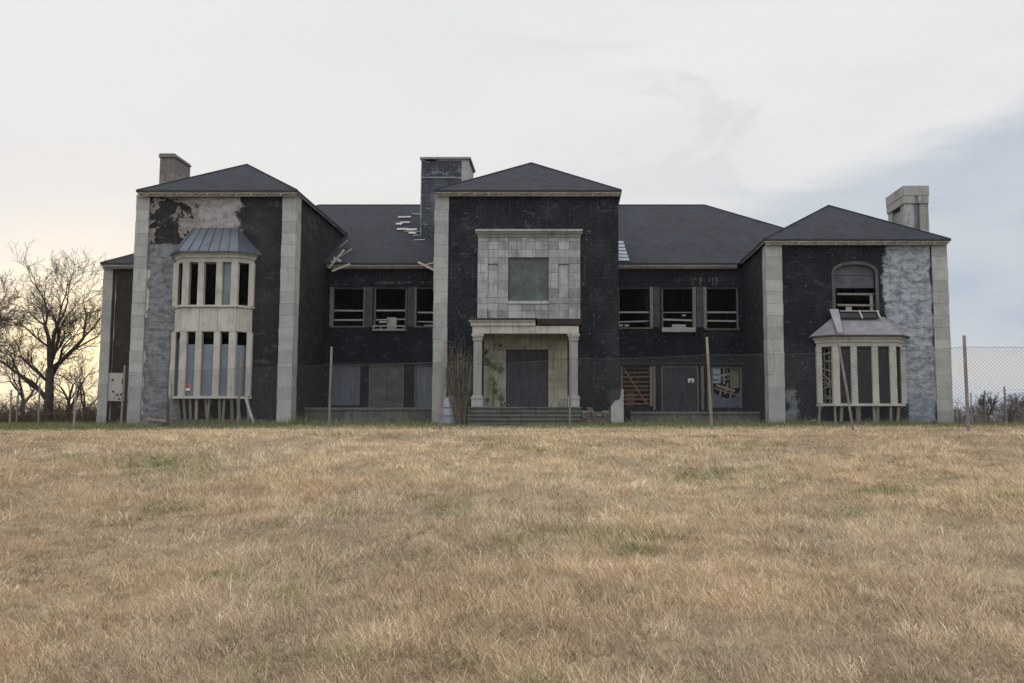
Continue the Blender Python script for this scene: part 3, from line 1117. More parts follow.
# shallow planter ledge under the middle right window, balcony railing under the left one
mb = MB()
q = bx(662, 695.5, 327.5, 332, YM - .2)
mb.box(q[0], q[1], YM - .28, YM - .052, q[2], q[3], .5)
mb.build('window_ledge', M_stone, HALL)
mb = MB()
for py in (326, 330):
    p, q = at(372.5, py, YM - .15), at(404.5, py, YM - .15)
    mb.beam(p, q, .05, .07, .6, ref=(0, 0, 1))
for k in range(5):
    px = 373 + k * 7.7
    mb.beam(at(px, 326, YM - .15), at(px, 330, YM - .15), .05, .05, .6)
mb.build('railing', M_whitewood, HALL)
# ragged lintel remnants
mb = MB()
r = random.Random(9)
for k in range(26):
    px = r.uniform(372, 434)
    MB().box(xx(px, YM), xx(px + r.uniform(.6, 3.5), YM), YM - .03, YM - .002, zz(r.uniform(282.5, 284.5), YM), zz(281.5 + r.random(), YM), r.random()).build('lintel_remnant', M_terr, HALL)
for k in range(14):
    px = r.uniform(640, 740)
    MB().box(xx(px, YM), xx(px + r.uniform(.4, 2), YM), YM - .03, YM - .002, zz(r.uniform(279.5, 286), YM), zz(277.5 + r.random(), YM), r.random() * .5).build('lintel_remnant', M_terr, HALL)
for (a, b_) in ((362, 374), (405, 416), (652, 662), (695, 706)):
    mb = MB()
    q = bx(a + 2, b_ - 2, 287, 327, YM)
    mb.box(q[0], q[1], YM - .045, YM - .002, q[2], q[3], .5)
    mb.build('pier_panel', plain('pier_grey', (.055, .06, .068), .8, .4, 3), HALL)

# --- ground floor openings
def board(b, m, name, rec=.12, seams=0, label=None, sub=()):
    q = bx(*b, YM)
    mb = MB()
    n = max(1, seams)
    for k in range(n):
        a = q[0] + (q[1] - q[0]) * k / n
        c = q[0] + (q[1] - q[0]) * (k + 1) / n
        mb.box(a + .008, c - .008, YM + rec, YM + rec + .03, q[2] + .01, q[3] - .01, .5 + random.uniform(-.06, .06))
    o = mb.build(name, m, HALL, label=label)
    fr = MB()
    fr.box(q[0] + .002, q[0] + .07, YM + .02, YM + rec - .003, q[2] + .01, q[3] - .07, .3)
    fr.box(q[1] - .07, q[1] - .002, YM + .02, YM + rec - .003, q[2] + .01, q[3] - .07, .3)
    fr.box(q[0] + .002, q[1] - .002, YM + .02, YM + rec - .003, q[3] - .068, q[3] - .004, .3)
    fr.build('frame', M_wood, o)
    return o
board(loL[0], M_board, 'window_board', label='blue-grey sheet over the opening')
board(loL[1], M_board2, 'window_board', .06, 2, label='weathered grey-brown plywood over the opening')
board(loL[2], M_board, 'window_board', label='narrow blue-grey sheet beside the entrance block')
db = board(loR[1], M_door, 'double_door', .10, 2, label='charcoal boarded double door')
# slatted opening
q = bx(*loR[0], YM)
fr = MB()
fr.box(q[0] + .002, q[0] + .10, YM + .03, YM + .14, q[2], q[3], .5)
fr.box(q[1] - .14, q[1] - .002, YM - .02, YM + .14, q[2], q[3], .6)
sl = fr.build('slatted_window', M_wood, HALL, label='opening barred by brown laths with one diagonal brace')
mb = MB()
r = random.Random(5)
for k in range(9):
    z = q[2] + .12 + (q[3] - q[2] - .2) * k / 8
    mb = MB()
    mb.beam((q[0] + .1, YM + .22, z + r.uniform(-.02, .02)), (q[1] - .14, YM + .22, z + r.uniform(-.03, .03)), .06, .11, r.uniform(.4, .7), ref=(0, 0, 1))
    mb.build('lath', M_lath, sl)
MB().box(q[0] + .35, q[0] + .8, YM + .3, YM + .33, q[2], q[2] + .75, .6).build('loose_board', M_lath, sl)
mb = MB().beam((q[0] + .2, YM + .15, q[3] - .1), (q[1] - .3, YM + .15, q[2] + .1), .10, .05, .7)
mb.build('brace', M_lath, sl)
# broken right opening
q = bx(*loR[2], YM)
fr = MB()
fr.box(q[0] + .002, q[0] + .09, YM + .03, YM + .14, q[2], q[3], .4)
fr.box(q[1] - .09, q[1] - .002, YM + .03, YM + .14, q[2], q[3], .4)
fr.box(q[0] + .08, q[1] - .08, YM + .031, YM + .139, q[3] - .07, q[3] - .003, .3)
bw = fr.build('broken_window', M_wood, HALL, label='smashed opening with white sheets, loose laths and a blue board in its lower half')
mb = MB()
for (a, b_, c, d_) in ((711.5, 720, 367.5, 374.3), (711.5, 720, 375.3, 379.3), (711.5, 720, 380.5, 383.2)):
    k = bx(a, b_, c, d_, YM + .1)
    MB().box(k[0], k[1], YM + .09, YM + .11, k[2], k[3], .6).build('white_sheet', M_paper, bw)
mb = MB()
for (a, b_, w) in (((719, 376), (730, 374), .12), ((718, 380), (730, 379), .08), ((716, 385), (735, 391), .16), ((724, 368), (724, 384), .1), ((728, 383), (725, 394), .1), ((721, 389), (720, 396), .1), ((732, 391), (730, 398), .1), ((726, 367), (729, 380), .06), ((714, 388), (737, 395), .08)):
    MB().beam(at(*a, YM + .18), at(*b_, YM + .2), w, .03, random.uniform(.4, .9)).build('lath', M_wood, bw)
k = bx(729.5, 738.5, 367.5, 388, YM + .2)
MB().box(k[0], k[1], YM + .24, YM + .27, k[2], k[3], .5).build('plywood', plain('tan_plywood', (.20, .17, .125), .8), bw)
mb = MB()
mb.ext([at(712, 407.5, YM + .13), at(740.5, 407.5, YM + .13), at(740.5, 390, YM + .13), at(735, 397, YM + .13), at(727, 398.5, YM + .13), at(719, 396, YM + .13), at(712, 391, YM + .13)], (0, .02, 0))
mb.build('lower_board', plain('slate_blue_board', (.105, .12, .16), .55, .25, 2), bw)
# wood posts between the lower openings
for px in (652.5, 700.5, 706.5):
    mb = MB()
    k = bx(px, px + 2.6, 366, 410, YM)
    mb.box(k[0], k[1], YM - .05, YM - .003, k[2], k[3], .4)
    mb.build('post', M_wood, HALL)
# thin black storey line
for (a, b_) in ((LX1, CX0 + .09), (CX1 + .002, RX0 + .04)):
    MB().box(a, b_, YM - .07, YM - .002, zz(364.5, YM), zz(362.5, YM), .3).build('storey_band', M_edge, HALL)

# --- terraces
for (a, b_, py, py2) in ((LX1 + .1, CX0 + .08, 407.5, 0), (CX1 + .7, RX0 - .02, 411.5, 0)):
    zt = zz(py, 47)
    mb = MB()
    n = int((b_ - a) / .9)
    for k in range(n):
        x0 = a + (b_ - a) * k / n
        x1 = a + (b_ - a) * (k + 1) / n
        mb.box(x0 + .005, x1 - .005, 47, 47.3, BASE - .3, zt - .13, random.uniform(.0, .7))
    mb.box(a - .03, b_ + .01, 46.93, 47.4, zt - .128, zt, .7)
    mb.box(a + .01, b_ - .01, 47.31, YM - .01, BASE - .3, zt - .04, .3)
    mb.build('terrace', M_terr, HALL)

# --- upper stone panel of the entrance block
sp = MB()
q = bx(477, 580.5, 233, 319, 44.9)
ncol, nrow = 12, 9
cw_, rh = (q[1] - q[0]) / ncol, (q[3] - q[2]) / nrow
wq = bx(507.5, 549, 256, 304.5, 44.9)
n1q = bx(487.3, 497.8, 265, 300, 44.9)
n2q = bx(558.3, 569.2, 265, 300, 44.9)
inn = lambda x, z, b: b[0] < x < b[1] and b[2] < z < b[3]
PXS = [477, 487.5, 497.6, 508, 521.5, 535, 548.5, 558.5, 569, 580.5]
PYS = [319, 311, 303.5, 297.5, 289, 281, 272.5, 264, 257.5, 249.5, 241.5, 233]
for i in range(9):
    for j in range(11):
        if i in (1, 7) and 3 <= j <= 6: continue
        if 3 <= i <= 5 and 2 <= j <= 7: continue
        sp.box(xx(PXS[i], 44.9) + .006, xx(PXS[i + 1], 44.9) - .006, 44.86 + random.uniform(-.006, .006), 44.99, zz(PYS[j], 44.9) + .006, zz(PYS[j + 1], 44.9) - .006, random.random() ** .8)
n1q = bx(487.5, 497.6, 264, 297.5, 44.9)
n2q = bx(558.5, 569, 264, 297.5, 44.9)
wq = bx(508, 548.5, 257.5, 303.5, 44.9)
for b_ in (n1q, n2q):
    sp.box(b_[0] + .01, b_[1] - .01, 44.935, 44.985, b_[2] + .02, b_[3] - .02, .85)
sp.box(wq[0] - .05, wq[1] + .05, 44.80, 44.98, wq[2] - .02, wq[2] + .12, .95)
pan = sp.build('stone_panel', M_stone2, HALL)
MB().box(q[0] + .01, q[1] - .01, 44.965, 44.995, wq[3] + .0, q[3], .1).box(q[0] + .01, wq[0] - .1, 44.966, 44.996, q[2], wq[3] - .002, .1).box(wq[1] + .1, q[1] - .01, 44.966, 44.996, q[2], wq[3] - .002, .1).build('joint_backing', M_terr, pan)
mb = MB()
c0, c1, c2, c3 = bx(474.5, 583, 229.5, 234, 44.7)
mb.box(q[0] - .03, q[1] + .03, 44.80, 44.99, c2 - .12, c2 + .02, .3)
mb.box(q[0] - .10, q[1] + .10, 44.70, 44.99, c2 + .022, c2 + .12, .5)
mb.box(c0, c1, 44.58, 44.99, c2 + .122, c3, .7)
mb.build('panel_cornice', M_chim, pan)
kk = bx(508.5, 548.3, 257.5, 303, 44.95)
MB().box(kk[0], kk[1], 44.97, 44.99, kk[2], kk[3], .5).build('window_board', plain('green_grey_board', (.085, .10, .10), .6, .45, 1.6), pan)
mb = MB()
for (a, b_) in ((481, 487), (569, 575.5)):
    k = bx(a, b_, 308.5, 319, 44.8)
    MB().box(k[0], k[1], 44.62, 44.84, k[2], k[3], .8).build('stub_pedestal', M_stone2, pan)

# --- portico
YP = 43.55
def pz(py): return zz(py, YP)
def pxx(px): return xx(px, YP, 370)
por = MB()
e0, e1 = pxx(472.5), pxx(578.8)
secs = [e0, pxx(491), pxx(512.5), pxx(535.5), pxx(559), e1]
for a, b_ in zip(secs[:-1], secs[1:]):
    por.box(a + .006, b_ - .006, YP - .28, YP + .22, pz(334), pz(326.6), random.uniform(.4, .9))
    if a < pxx(530):
        por.box(a + .006 - (.08 if a == e0 else 0), b_ - .006, YP - .36, YP + .22, pz(326.4), pz(322.6), random.uniform(.4, .9))
        por.box(a + .006 - (.16 if a == e0 else 0), b_ - .006, YP - .44, YP + .22, pz(322.4), pz(321), random.uniform(.6, .9))
por.box(e0, e0 + .45, YP + .222, 44.98, pz(334), pz(321.2), .6)
por.box(e1 - .45, e1, YP + .222, 44.98, pz(334), pz(326.6), .6)
portico = por.build('portico', M_cream, HALL, label='cream stone portico entablature with part of its cornice lost')
mb = MB()
mb.box(e0 - .12, pxx(537), YP - .5, 44.97, pz(320.8), pz(319.2), .5)
mb.box(pxx(537.2), e1 + .12, YP - .34, 44.96, pz(325.4), pz(319.4), .3)
mb.build('roof_slab', plain('rusty_dark_roofing', (.04, .028, .024), .85, .5, 2), portico)
mb = MB()
mb.box(e0 + .46, e1 - .46, YP + .23, 44.87, pz(331), pz(326), .3)
mb.build('soffit', plain('brown_soffit', (.10, .075, .05), .9), portico)


def column(px0, px1):
    x0, x1 = pxx(px0), pxx(px1)
    cx_, hw = (x0 + x1) / 2, (x1 - x0) / 2
    mb = MB()
    # square fluted pier with capital and pedestal
    zt, zb = pz(334.2), pz(406.8)
    zc_, zp = pz(339.5), pz(395.5)
    prof = []
    mb.box(cx_ - hw - .05, cx_ + hw + .05, YP - .30, YP + .25, zt - .10, zt, .7)
    mb.box(cx_ - hw - .01, cx_ + hw + .01, YP - .26, YP + .21, zt - .19, zt - .102, .5)
    mb.box(cx_ - hw + .03, cx_ + hw - .03, YP - .22, YP + .17, zc_ , zt - .192, .4)
    mb.box(cx_ - hw + .0, cx_ + hw - .0, YP - .25, YP + .20, zc_ - .05, zc_ - .002, .6)
    n = 9
    for k in range(n):
        a = cx_ - hw + .05 + (2 * hw - .1) * k / n
        b_ = cx_ - hw + .05 + (2 * hw - .1) * (k + 1) / n
        mb.box(a + .003, b_ - .003, YP - .20 + (.015 if k % 2 else 0), YP + .15, zp, zc_ - .052, .55)
    mb.box(cx_ - hw + .0, cx_ + hw, YP - .25, YP + .20, zp - .07, zp - .002, .7)
    mb.box(cx_ - hw - .06, cx_ + hw + .06, YP - .31, YP + .26, zp - .16, zp - .072, .4)
    mb.box(cx_ - hw - .03, cx_ + hw + .03, YP - .28, YP + .23, zb, zp - .162, .6)
    mb.build('column', M_colstone, portico)
column(472.8, 482.8)
column(568.5, 578.8)
# portico back wall
mb = MB()
q = bx(484, 567.5, 330, 409, 44.9)
dq = bx(506.3, 548.3, 349.5, 408.5, 44.9)
nc, nr = 10, 8
cw_, rh = (q[1] - q[0]) / nc, (q[3] - q[2]) / nr
for j in range(nr):
    z = q[2] + rh * j
    for (a, b_) in ((q[0], dq[0]), (dq[1], q[1])) if z + rh / 2 < dq[3] else ((q[0], q[1]),):
        n = max(1, round((b_ - a) / .55))
        for k in range(n):
            x0 = a + (b_ - a) * k / n
            x1 = a + (b_ - a) * (k + 1) / n
            z1 = z + rh
            if z + rh / 2 < dq[3] and a < dq[0] - .1: pass
            mb.box(x0 + .005, x1 - .005, 44.90 + random.uniform(-.004, .004), 44.99, z + .005, z1 - .005, random.random())
pw = mb.build('entrance_surround', M_portico, HALL)
MB().box(dq[0] + .01, dq[1] - .01, 45.06, 45.12, door[2] + .01, door[3] - .005).build('door_board', M_door, HALL, label='tall charcoal board closing the entrance')
mb = MB()
for k in range(1, 6):
    z = door[2] + (door[3] - door[2]) * k / 6
    mb.box(dq[0] + .02, dq[1] - .02, 45.045, 45.057, z, z + .02, .3)
mb.build('door_seam', M_edge, HALL)
# --- entrance steps
mb = MB()
zt = zz(407.2, 44.0)
nst = 5
zb = BASE - .25
for k in range(nst):
    z1 = zt - (zt - (BASE + .02)) * k / nst
    y0 = 42.9 - .30 * k
    a, b_ = xx(468, y0, 415) + random.uniform(-.03, .03), xx(581, y0, 415) + random.uniform(-.03, .03)
    mb.box(a, b_, y0, 44.88 if k == 0 else y0 + .30, BASE - .4 if k == nst - 1 else z1 - .5, z1 - .072, .25)  # riser toned darker to strengthen the shade under each nosing
    nseg_ = 4
    for q_ in range(nseg_):
        xa, xb = a - .03 + (b_ - a + .06) * q_ / nseg_, a - .03 + (b_ - a + .06) * (q_ + 1) / nseg_
        mb.box(xa + .004, xb - .004, y0 - .06, 44.875 if k == 0 else y0 + .235, z1 - .07, z1 + random.uniform(-.012, .004), random.uniform(.4, 1))
mb.build('entrance_steps', M_terr, HALL)

# --- arched window fill
aw = MB()
zb1 = zz(288, 45.15)
for (za, zb_) in ((zz(288, 45.15), zz(275.6, 45.15)), (zz(275.2, 45.15), az1 - .02)):
    aw.box(ax0 + .02, ax1 - .02, 45.15, 45.18, za, zb_, .5)
awo = aw.build('arched_window', plain('purple_grey_board', (.075, .075, .088), .75, .3, 3), HALL, label='arched opening boarded at the top and open below')
mb = MB()
na = 14
cx_ = (ax0 + ax1) / 2
hw = (ax1 - ax0) / 2
pr = []
for k in range(na + 1):
    t = math.pi * (1 - k / na)
    pr.append((cx_ + hw * math.cos(t), spring + (az1 - spring) * math.sin(t), cx_ + (hw + .16) * math.cos(t), spring + (az1 - spring + .16) * math.sin(t)))
for k in range(na):
    a, b_ = pr[k], pr[k + 1]
    mb.ext([(a[0], 44.96, a[1]), (b_[0], 44.96, b_[1]), (b_[2], 44.96, b_[3]), (a[2], 44.96, a[3])], (0, .037, 0), random.uniform(0, .3))
mb.box(ax0 - .16, ax0 + .0, 44.962, 44.997, az0, spring - .004, .1)
mb.box(ax1 - .0, ax1 + .16, 44.962, 44.997, az0, spring - .004, .1)
mb.build('arch_trim', M_terr, awo)
for (py, t) in ((294, .3), (305, .4)):
    mb = MB()
    rail(mb, 837, 876.5, py, 45.3, .10, t, .6)
    mb.build('rail', M_wood, awo)
mb = MB()
k = bx(871.5, 874.3, 294, 312, 45.3)
mb.box(k[0], k[1], 45.33, 45.39, k[2], k[3], .7)
mb.build('stud', M_whitewood, awo)
k = bx(847, 853, 306, 312, 45.3)
MB().box(k[0], k[1], 45.34, 45.38, k[2], k[3], .7).build('loose_board', M_whitewood, awo)


# --- chimneys
def chimney(x0, x1, y0, y1, z0, z1, m, name='chimney', label=None, nxb=2, ch=.45):
    mb = MB()
    z = z0
    while z < z1 - .05:
        h = min(ch, z1 - z)
        for i in range(nxb):
            a = x0 + (x1 - x0) * i / nxb
            b_ = x0 + (x1 - x0) * (i + 1) / nxb
            mb.box(a + (.004 if i else 0), b_ - (.004 if i < nxb - 1 else 0), y0 + random.uniform(0, .006), y0 + .15, z + .004, z + h - .004, random.random())
        for sx in (x0, x1 - .15):
            n = 3
            for i in range(n):
                a = y0 + .152 + (y1 - y0 - .152) * i / n
                b_ = y0 + .152 + (y1 - y0 - .152) * (i + 1) / n
                mb.box(sx, sx + .15, a + .004, b_ - .004, z + .004, z + h - .004, random.random())
        z += h
    mb.box(x0 + .03, x1 - .03, y0 + .03, y1, z0, z1 - .02, .1)
    return mb
# brown one behind the left wing: rounded shoulder
cx0, cx1 = xx(160, 52, 160), xx(175.5, 52, 160)
zt = zz(155.5, 52)
mb = chimney(cx0, cx1, 52, 54.1, Z_LO, zt - .12, M_chimb, nxb=1)
mb.box(cx0 - .06, cx1 + .06, 51.94, 54.1, zt - .118, zt + .0, .4)
vs = []
prof = [(cx0 - .03, zt + .12), (cx1 - .05, zt + .12), (cx1 + .04, zt + .03), (cx1 + .05, zt + .002), (cx0 - .05, zt + .002)]
mb.ext([(x, 51.96, z) for x, z in prof], (0, 2.1, 0), .3)
mb.build('chimney', M_chimb, HALL, label='brown stone chimney behind the tall wing')
# big dark one beside the entrance block
cx0, cx1 = xx(421.5, 54.6, 200), xx(461, 54.6, 200)
cx2 = xx(468.5, 54.6, 200)
zt = zz(161, 54.6)
zb = EL + SLM * (54.6 - YM + OV) - .6
mb = MB()
mb.box(cx0, cx1, 54.6, 57.4, zb, zt - .0, .5)
chm = mb.build('chimney', M_chimd, HALL, label='broad dark chimney with a pale stone quoin beside the entrance block')
mb = MB()
stack(mb, cx1 + .005, cx2, 54.55, 57.45, zb, zt, .6)
stack(mb, cx0 - .07, cx0 - .003, 54.62, 54.9, zb, zt, .6)
mb.build('quoin', M_stone, chm)
mb = MB()
mb.box(cx0 - .12, cx2 + .12, 54.45, 57.55, zt + .10, zt + .22, .4)
mb.box(cx0 - .05, cx0 + .2, 54.56, 57.45, zt + .002, zt + .098, .3)
mb.box(cx0 + .95, cx2 + .03, 54.56, 57.45, zt + .002, zt + .098, .3)
mb.box(cx0 - .0, cx1, 54.56, 54.595, zz(178, 54.6), zz(177, 54.6), .6)
mb.build('chimney_cap', M_chim, chm)
# stone one at the outer end of right wing
cx0, cx1 = xx(904, 47.6, 210), xx(928, 47.6, 210)
zt = zz(185.5, 47.4)
z1 = zz(203.5, 47.5)
mb = MB()
y0, y1 = 47.5, 50.0
stack(mb, cx0, cx0 + .5, y0, y0 + .3, Z_LO, z1, .75)
stack(mb, cx1 - .5, cx1, y0, y0 + .3, Z_LO, z1, .75)
stack(mb, cx0, cx0 + .3, y0 + .302, y0 + .62, Z_LO, z1, .75)
stack(mb, cx0, cx0 + .3, y1 - .6, y1, Z_LO, z1, .75)
stack(mb, cx1 - .3, cx1, y0 + .302, y1, Z_LO, z1, .75)
stack(mb, cx0 + .12, cx0 + .28, y0 + .63, y1 - .61, Z_LO, z1 - .15, .75)
chm = mb.build('chimney', M_chim, HALL, label='pale stone chimney with recessed panels over the lower wing')
mb = MB()
mb.box(cx0 + .501, cx1 - .501, y0 + .10, y0 + .2, Z_LO, z1, .5)
mb.build('panel', M_board, chm)
mb = MB()
zm = (z1 + zt) / 2 - .05
mb.box(cx0 - .05, cx0 + .55, y0 - .05, y1 + .05, z1 + .004, zm - .006, .5)
mb.box(cx0 + .72, cx1 + .0, y0 - .05, y1 + .05, z1 + .004, zm - .006, .7)
mb.box(cx0 + .55, cx0 + .72, y0 + .02, y1 + .0, z1 + .004, zm - .006, .0)
mb.box(cx0 - .07, cx1 + .03, y0 - .07, y1 + .07, zm, zt, .45)
mb.build('chimney_cap', M_chim, chm)

# ------------------------------------------------------------------ things near the building
# white pier right of the entrance
mb = MB()
k = bx(610.5, 623, 392, 424, 44.2)
mb.ext([(k[0], 44.0, BASE - .3), (k[1], 44.0, BASE - .3), (k[1], 44.0, zz(389.5, 44)), (k[1] - .08, 44.0, zz(389, 44)), (k[1] - .14, 44, zz(394, 44)), (k[0] + .08, 44.0, zz(399, 44)), (k[0], 44, zz(403, 44))], (0, .45, 0), .85)
pier = mb.build('stone_pier', M_colstone)
tag(pier, 'pale stone gatepost-like pier right of the entrance steps, its broken top wrapped in black felt', 'stone pier')
mb = MB()
r = random.Random(3)
mb.ext([at(607.5, 402, 43.98), at(611, 405, 43.95), at(615, 400, 43.95), at(619.5, 399, 43.95), at(621, 394, 43.95), at(620.5, 386, 43.97), at(616, 389, 43.99), at(609, 391, 43.99)], (0, .5, .0), .4)
mb.build('black_felt', M_edge, pier)
# rubble retaining wall
mb = MB()
r = random.Random(8)
z = BASE - .15
row = 0
x0w, x1w = xx(581.5, 44.3), xx(610, 44.3)
ztop = zz(408.5, 44.3)
while z < ztop:
    h = r.uniform(.10, .2)
    x = x0w
    while x < x1w:
        wd = min(r.uniform(.16, .42), x1w - x + .02)
        if not (z + h > ztop - .12 and r.random() < .4):
            mb.box(x + .01, x + wd - .01, 44.2 + r.uniform(-.05, .05), 44.6, z + .008, z + h - .008, r.random(), jit=.02)
        x += wd
    z += h
mb.box(x0w + .02, x1w - .02, 44.32, 44.58, BASE - .15, ztop - .15, .1)
rw = mb.build('rubble_wall', stonemat('brown_rubble', (.13, .105, .085), (.26, .23, .19), .6, .4))
tag(rw, 'low brown rubble stone wall between the entrance steps and the pale pier', 'wall')
# pale tub behind the bush
mb = MB()
c_ = at(451, 417.5, 44.3)
zt = zz(396, 44.3)
pts = []
for k, (u, rr) in enumerate(((0, .40), (.1, .43), (.35, .44), (.62, .43), (.8, .38), (.92, .27), (1, .09))):
    pts.append(((c_.x, 44.3, BASE + .1 + (zt - BASE - .1) * u), rr))
mb.tube([p for p, _ in pts], [q for _, q in pts], 14)
tub = mb.build('domed_tub', M_paper, smooth=True)
tag(tub, 'pale bluish domed tub half hidden behind the bare bush', 'tub')
mb = MB()
for u in (.32, .6):
    z = BASE + .1 + (zt - BASE - .1) * u
    mb.tube([(c_.x, 44.3, z - .02), (c_.x, 44.3, z + .02)], [.452, .452], 14)
mb.build('hoop', M_board, tub)

# signs
def sign(px0, px1, py0, py1, Y, red, label):
    q = bx(px0, px1, py0, py1, Y)
    mb = MB().box(q[0], q[1], Y - .012, Y, q[2], q[3], .7)
    o = mb.build('warning_sign', M_white)
    tag(o, label, 'sign')
    h = q[3] - q[2]
    if red:
        MB().box(q[0] + .01, q[1] - .01, Y - .016, Y - .0125, q[2] + h * .36, q[3] - .01).build('red_field', M_red, o)
    else:
        mb = MB()
        mb.ext([(q[0] + .06, Y - .016, q[2] + h * .1), (q[1] - .06, Y - .016, q[2] + h * .1), ((q[0] + q[1]) / 2, Y - .016, q[2] + h * .62)], (0, .003, 0), .5)
        mb.build('dark_mark', M_door, o)
    return o
sign(186, 192, 384, 390.5, BYF + .13, True, 'small red and white notice on the blue board of the tall bay window')
sign(687.5, 693.5, 378.5, 382.5, YM + .098, False, 'small white notice on the charcoal double door')

# collapsed planks at the foot of tall wing
mb = MB()
for (p, q, w, t) in (((137, 427), (169, 421), .22, .6), ((134, 429), (166, 426.5), .16, .5), ((140, 424.5), (151, 418.5), .3, .5), ((147, 418.8), (169, 421.5), .12, .7), ((144, 428.5), (170, 424), .12, .35)):
    mb.beam(at(*p, 43.6 + random.uniform(-.3, .3)), at(*q, 43.3 + random.uniform(-.2, .4)), w, .09, t)
pl = mb.build('timber_pile', M_wood)
tag(pl, 'heap of fallen grey planks at the foot of the tall wing', 'planks')
mb = MB()
mb.beam(at(168, 431, 41.0), at(167.5, 402, 41.0), .10, .10, .4)
mb.tube([at(168, 403, 41.0), at(167, 380, 41.0), at(170, 362, 41.1), at(171, 330, 41.3)], [.02, .02, .02, .015], 5)
o = mb.build('broken_post', plain('rusty_post', (.10, .06, .05), .8))
tag(o, 'thin rusty broken post in front of the tall bay window, left of its boards', 'post')

for (a, b_, w_, lab) in (((300, 424.5), (318, 421), .12, 'loose grey plank lying beside the inner corner pilaster of the tall wing'), ((640, 424), (662, 423), .14, 'loose plank lying on the grass below the slatted opening'),
                        ((800, 424.5), (815, 420), .10, 'short grey board leaning against the lower wing wall beside its bay'), ((909, 425), (925, 422.5), .12, 'loose grey board at the right of the lower bay window'), ((262, 425), (277, 421.5), .12, 'grey board lying right of the tall bay window')):
    Yp = 46.6 if 295 < a[0] < 700 else 44.5
    o = MB().beam(at(*a, Yp - .2), at(*b_, Yp + .1), w_, .04, random.uniform(.4, .7)).build('loose_plank', M_wood)
    tag(o, lab, 'plank', 'loose planks at the foot of the facade')
# small rocks and rubble by the building base
M_rock = stonemat('loose_rubble', (.14, .13, .115), (.30, .29, .27), .5)
ico = [(0, 0, 1), (.9, 0, .3), (.3, .85, .35), (-.7, .5, .3), (-.7, -.5, .3), (.3, -.85, .35), (.7, .5, -.4), (-.3, .85, -.4), (-.9, 0, -.4), (-.3, -.85, -.4), (.7, -.5, -.4), (0, 0, -1)]
icf = [(0, 1, 2), (0, 2, 3), (0, 3, 4), (0, 4, 5), (0, 5, 1), (1, 6, 2), (2, 7, 3), (3, 8, 4), (4, 9, 5), (5, 10, 1), (6, 7, 2), (7, 8, 3), (8, 9, 4), (9, 10, 5), (10, 6, 1), (11, 7, 6), (11, 8, 7), (11, 9, 8), (11, 10, 9), (11, 6, 10)]
r = random.Random(21)
mb = MB()
for k in range(170):
    x = r.uniform(-22, 19)
    y = 44.6 - abs(r.gauss(0, .5))
    if pxx(464) < x < pxx(582): continue
    s_ = r.uniform(.03, .13)
    mb.add([(x + a * s_ * r.uniform(.8, 1.4), y + b_ * s_, gz(x, y) + .03 + c * s_ * .7) for a, b_, c in ico], icf, r.random())
o = mb.build('rubble_scatter', M_rock)
tag(o, 'scattered stone rubble along the foot of the walls', 'rubble', kind='stuff')

# ------------------------------------------------------------------ trees
M_bark = plain('tree_bark', (.060, .048, .038), .95, .4, 4)
M_twig = plain('bare_twigs', (.075, .052, .035), .95, .3, 3)
M_brush = plain('brush_twigs', (.085, .058, .040), .95, .35, 2)


def grow(mt, mc, p, d, L, r, depth, rnd, wig=.25, nseg=4, updraft=.08, spread=.75, minr=.008, lmax=7):
    pts, rs = [p.copy()], [r]
    nseg = 4 if depth < 4 else 3
    r1 = r * (.62 if depth < lmax else .3)
    for i in range(nseg):
        d = (d + Vector((rnd.gauss(0, wig), rnd.gauss(0, wig), rnd.gauss(0, wig) + updraft)) * .55).normalized()
        p = p + d * (L / nseg)
        pts.append(p.copy())
        rs.append(max(minr * .7, r + (r1 - r) * (i + 1) / nseg))
    (mt if depth < 2 else mc).tube(pts, rs, 7 if depth < 2 else (5 if depth < 4 else 3), cap=False)
    if depth >= lmax or r1 < minr * .2:
        return
    # side shoots
    for i in range(1, nseg + 1):
        if i == nseg or rnd.random() < (.75 if depth >= 1 else .35):
            k = 2 if i == nseg else 1
            for j in range(k):
                ax = Vector((rnd.gauss(0, 1), rnd.gauss(0, 1), rnd.gauss(0, .6)))
                ax = (ax - d * ax.dot(d)).normalized()
                ang = rnd.uniform(.35, .9) * spread * 1.25
                nd = (d * math.cos(ang) + ax * math.sin(ang)).normalized()
                f = rnd.uniform(.6, .82) if i == nseg else rnd.uniform(.45, .75)
                rr = rs[i] * (rnd.uniform(.62, .8) if i == nseg else rnd.uniform(.4, .6))
                grow(mt, mc, pts[i], nd, L * f, max(rr, minr * .7), depth + 1, rnd, wig * 1.08, nseg, updraft, spread, minr, lmax)


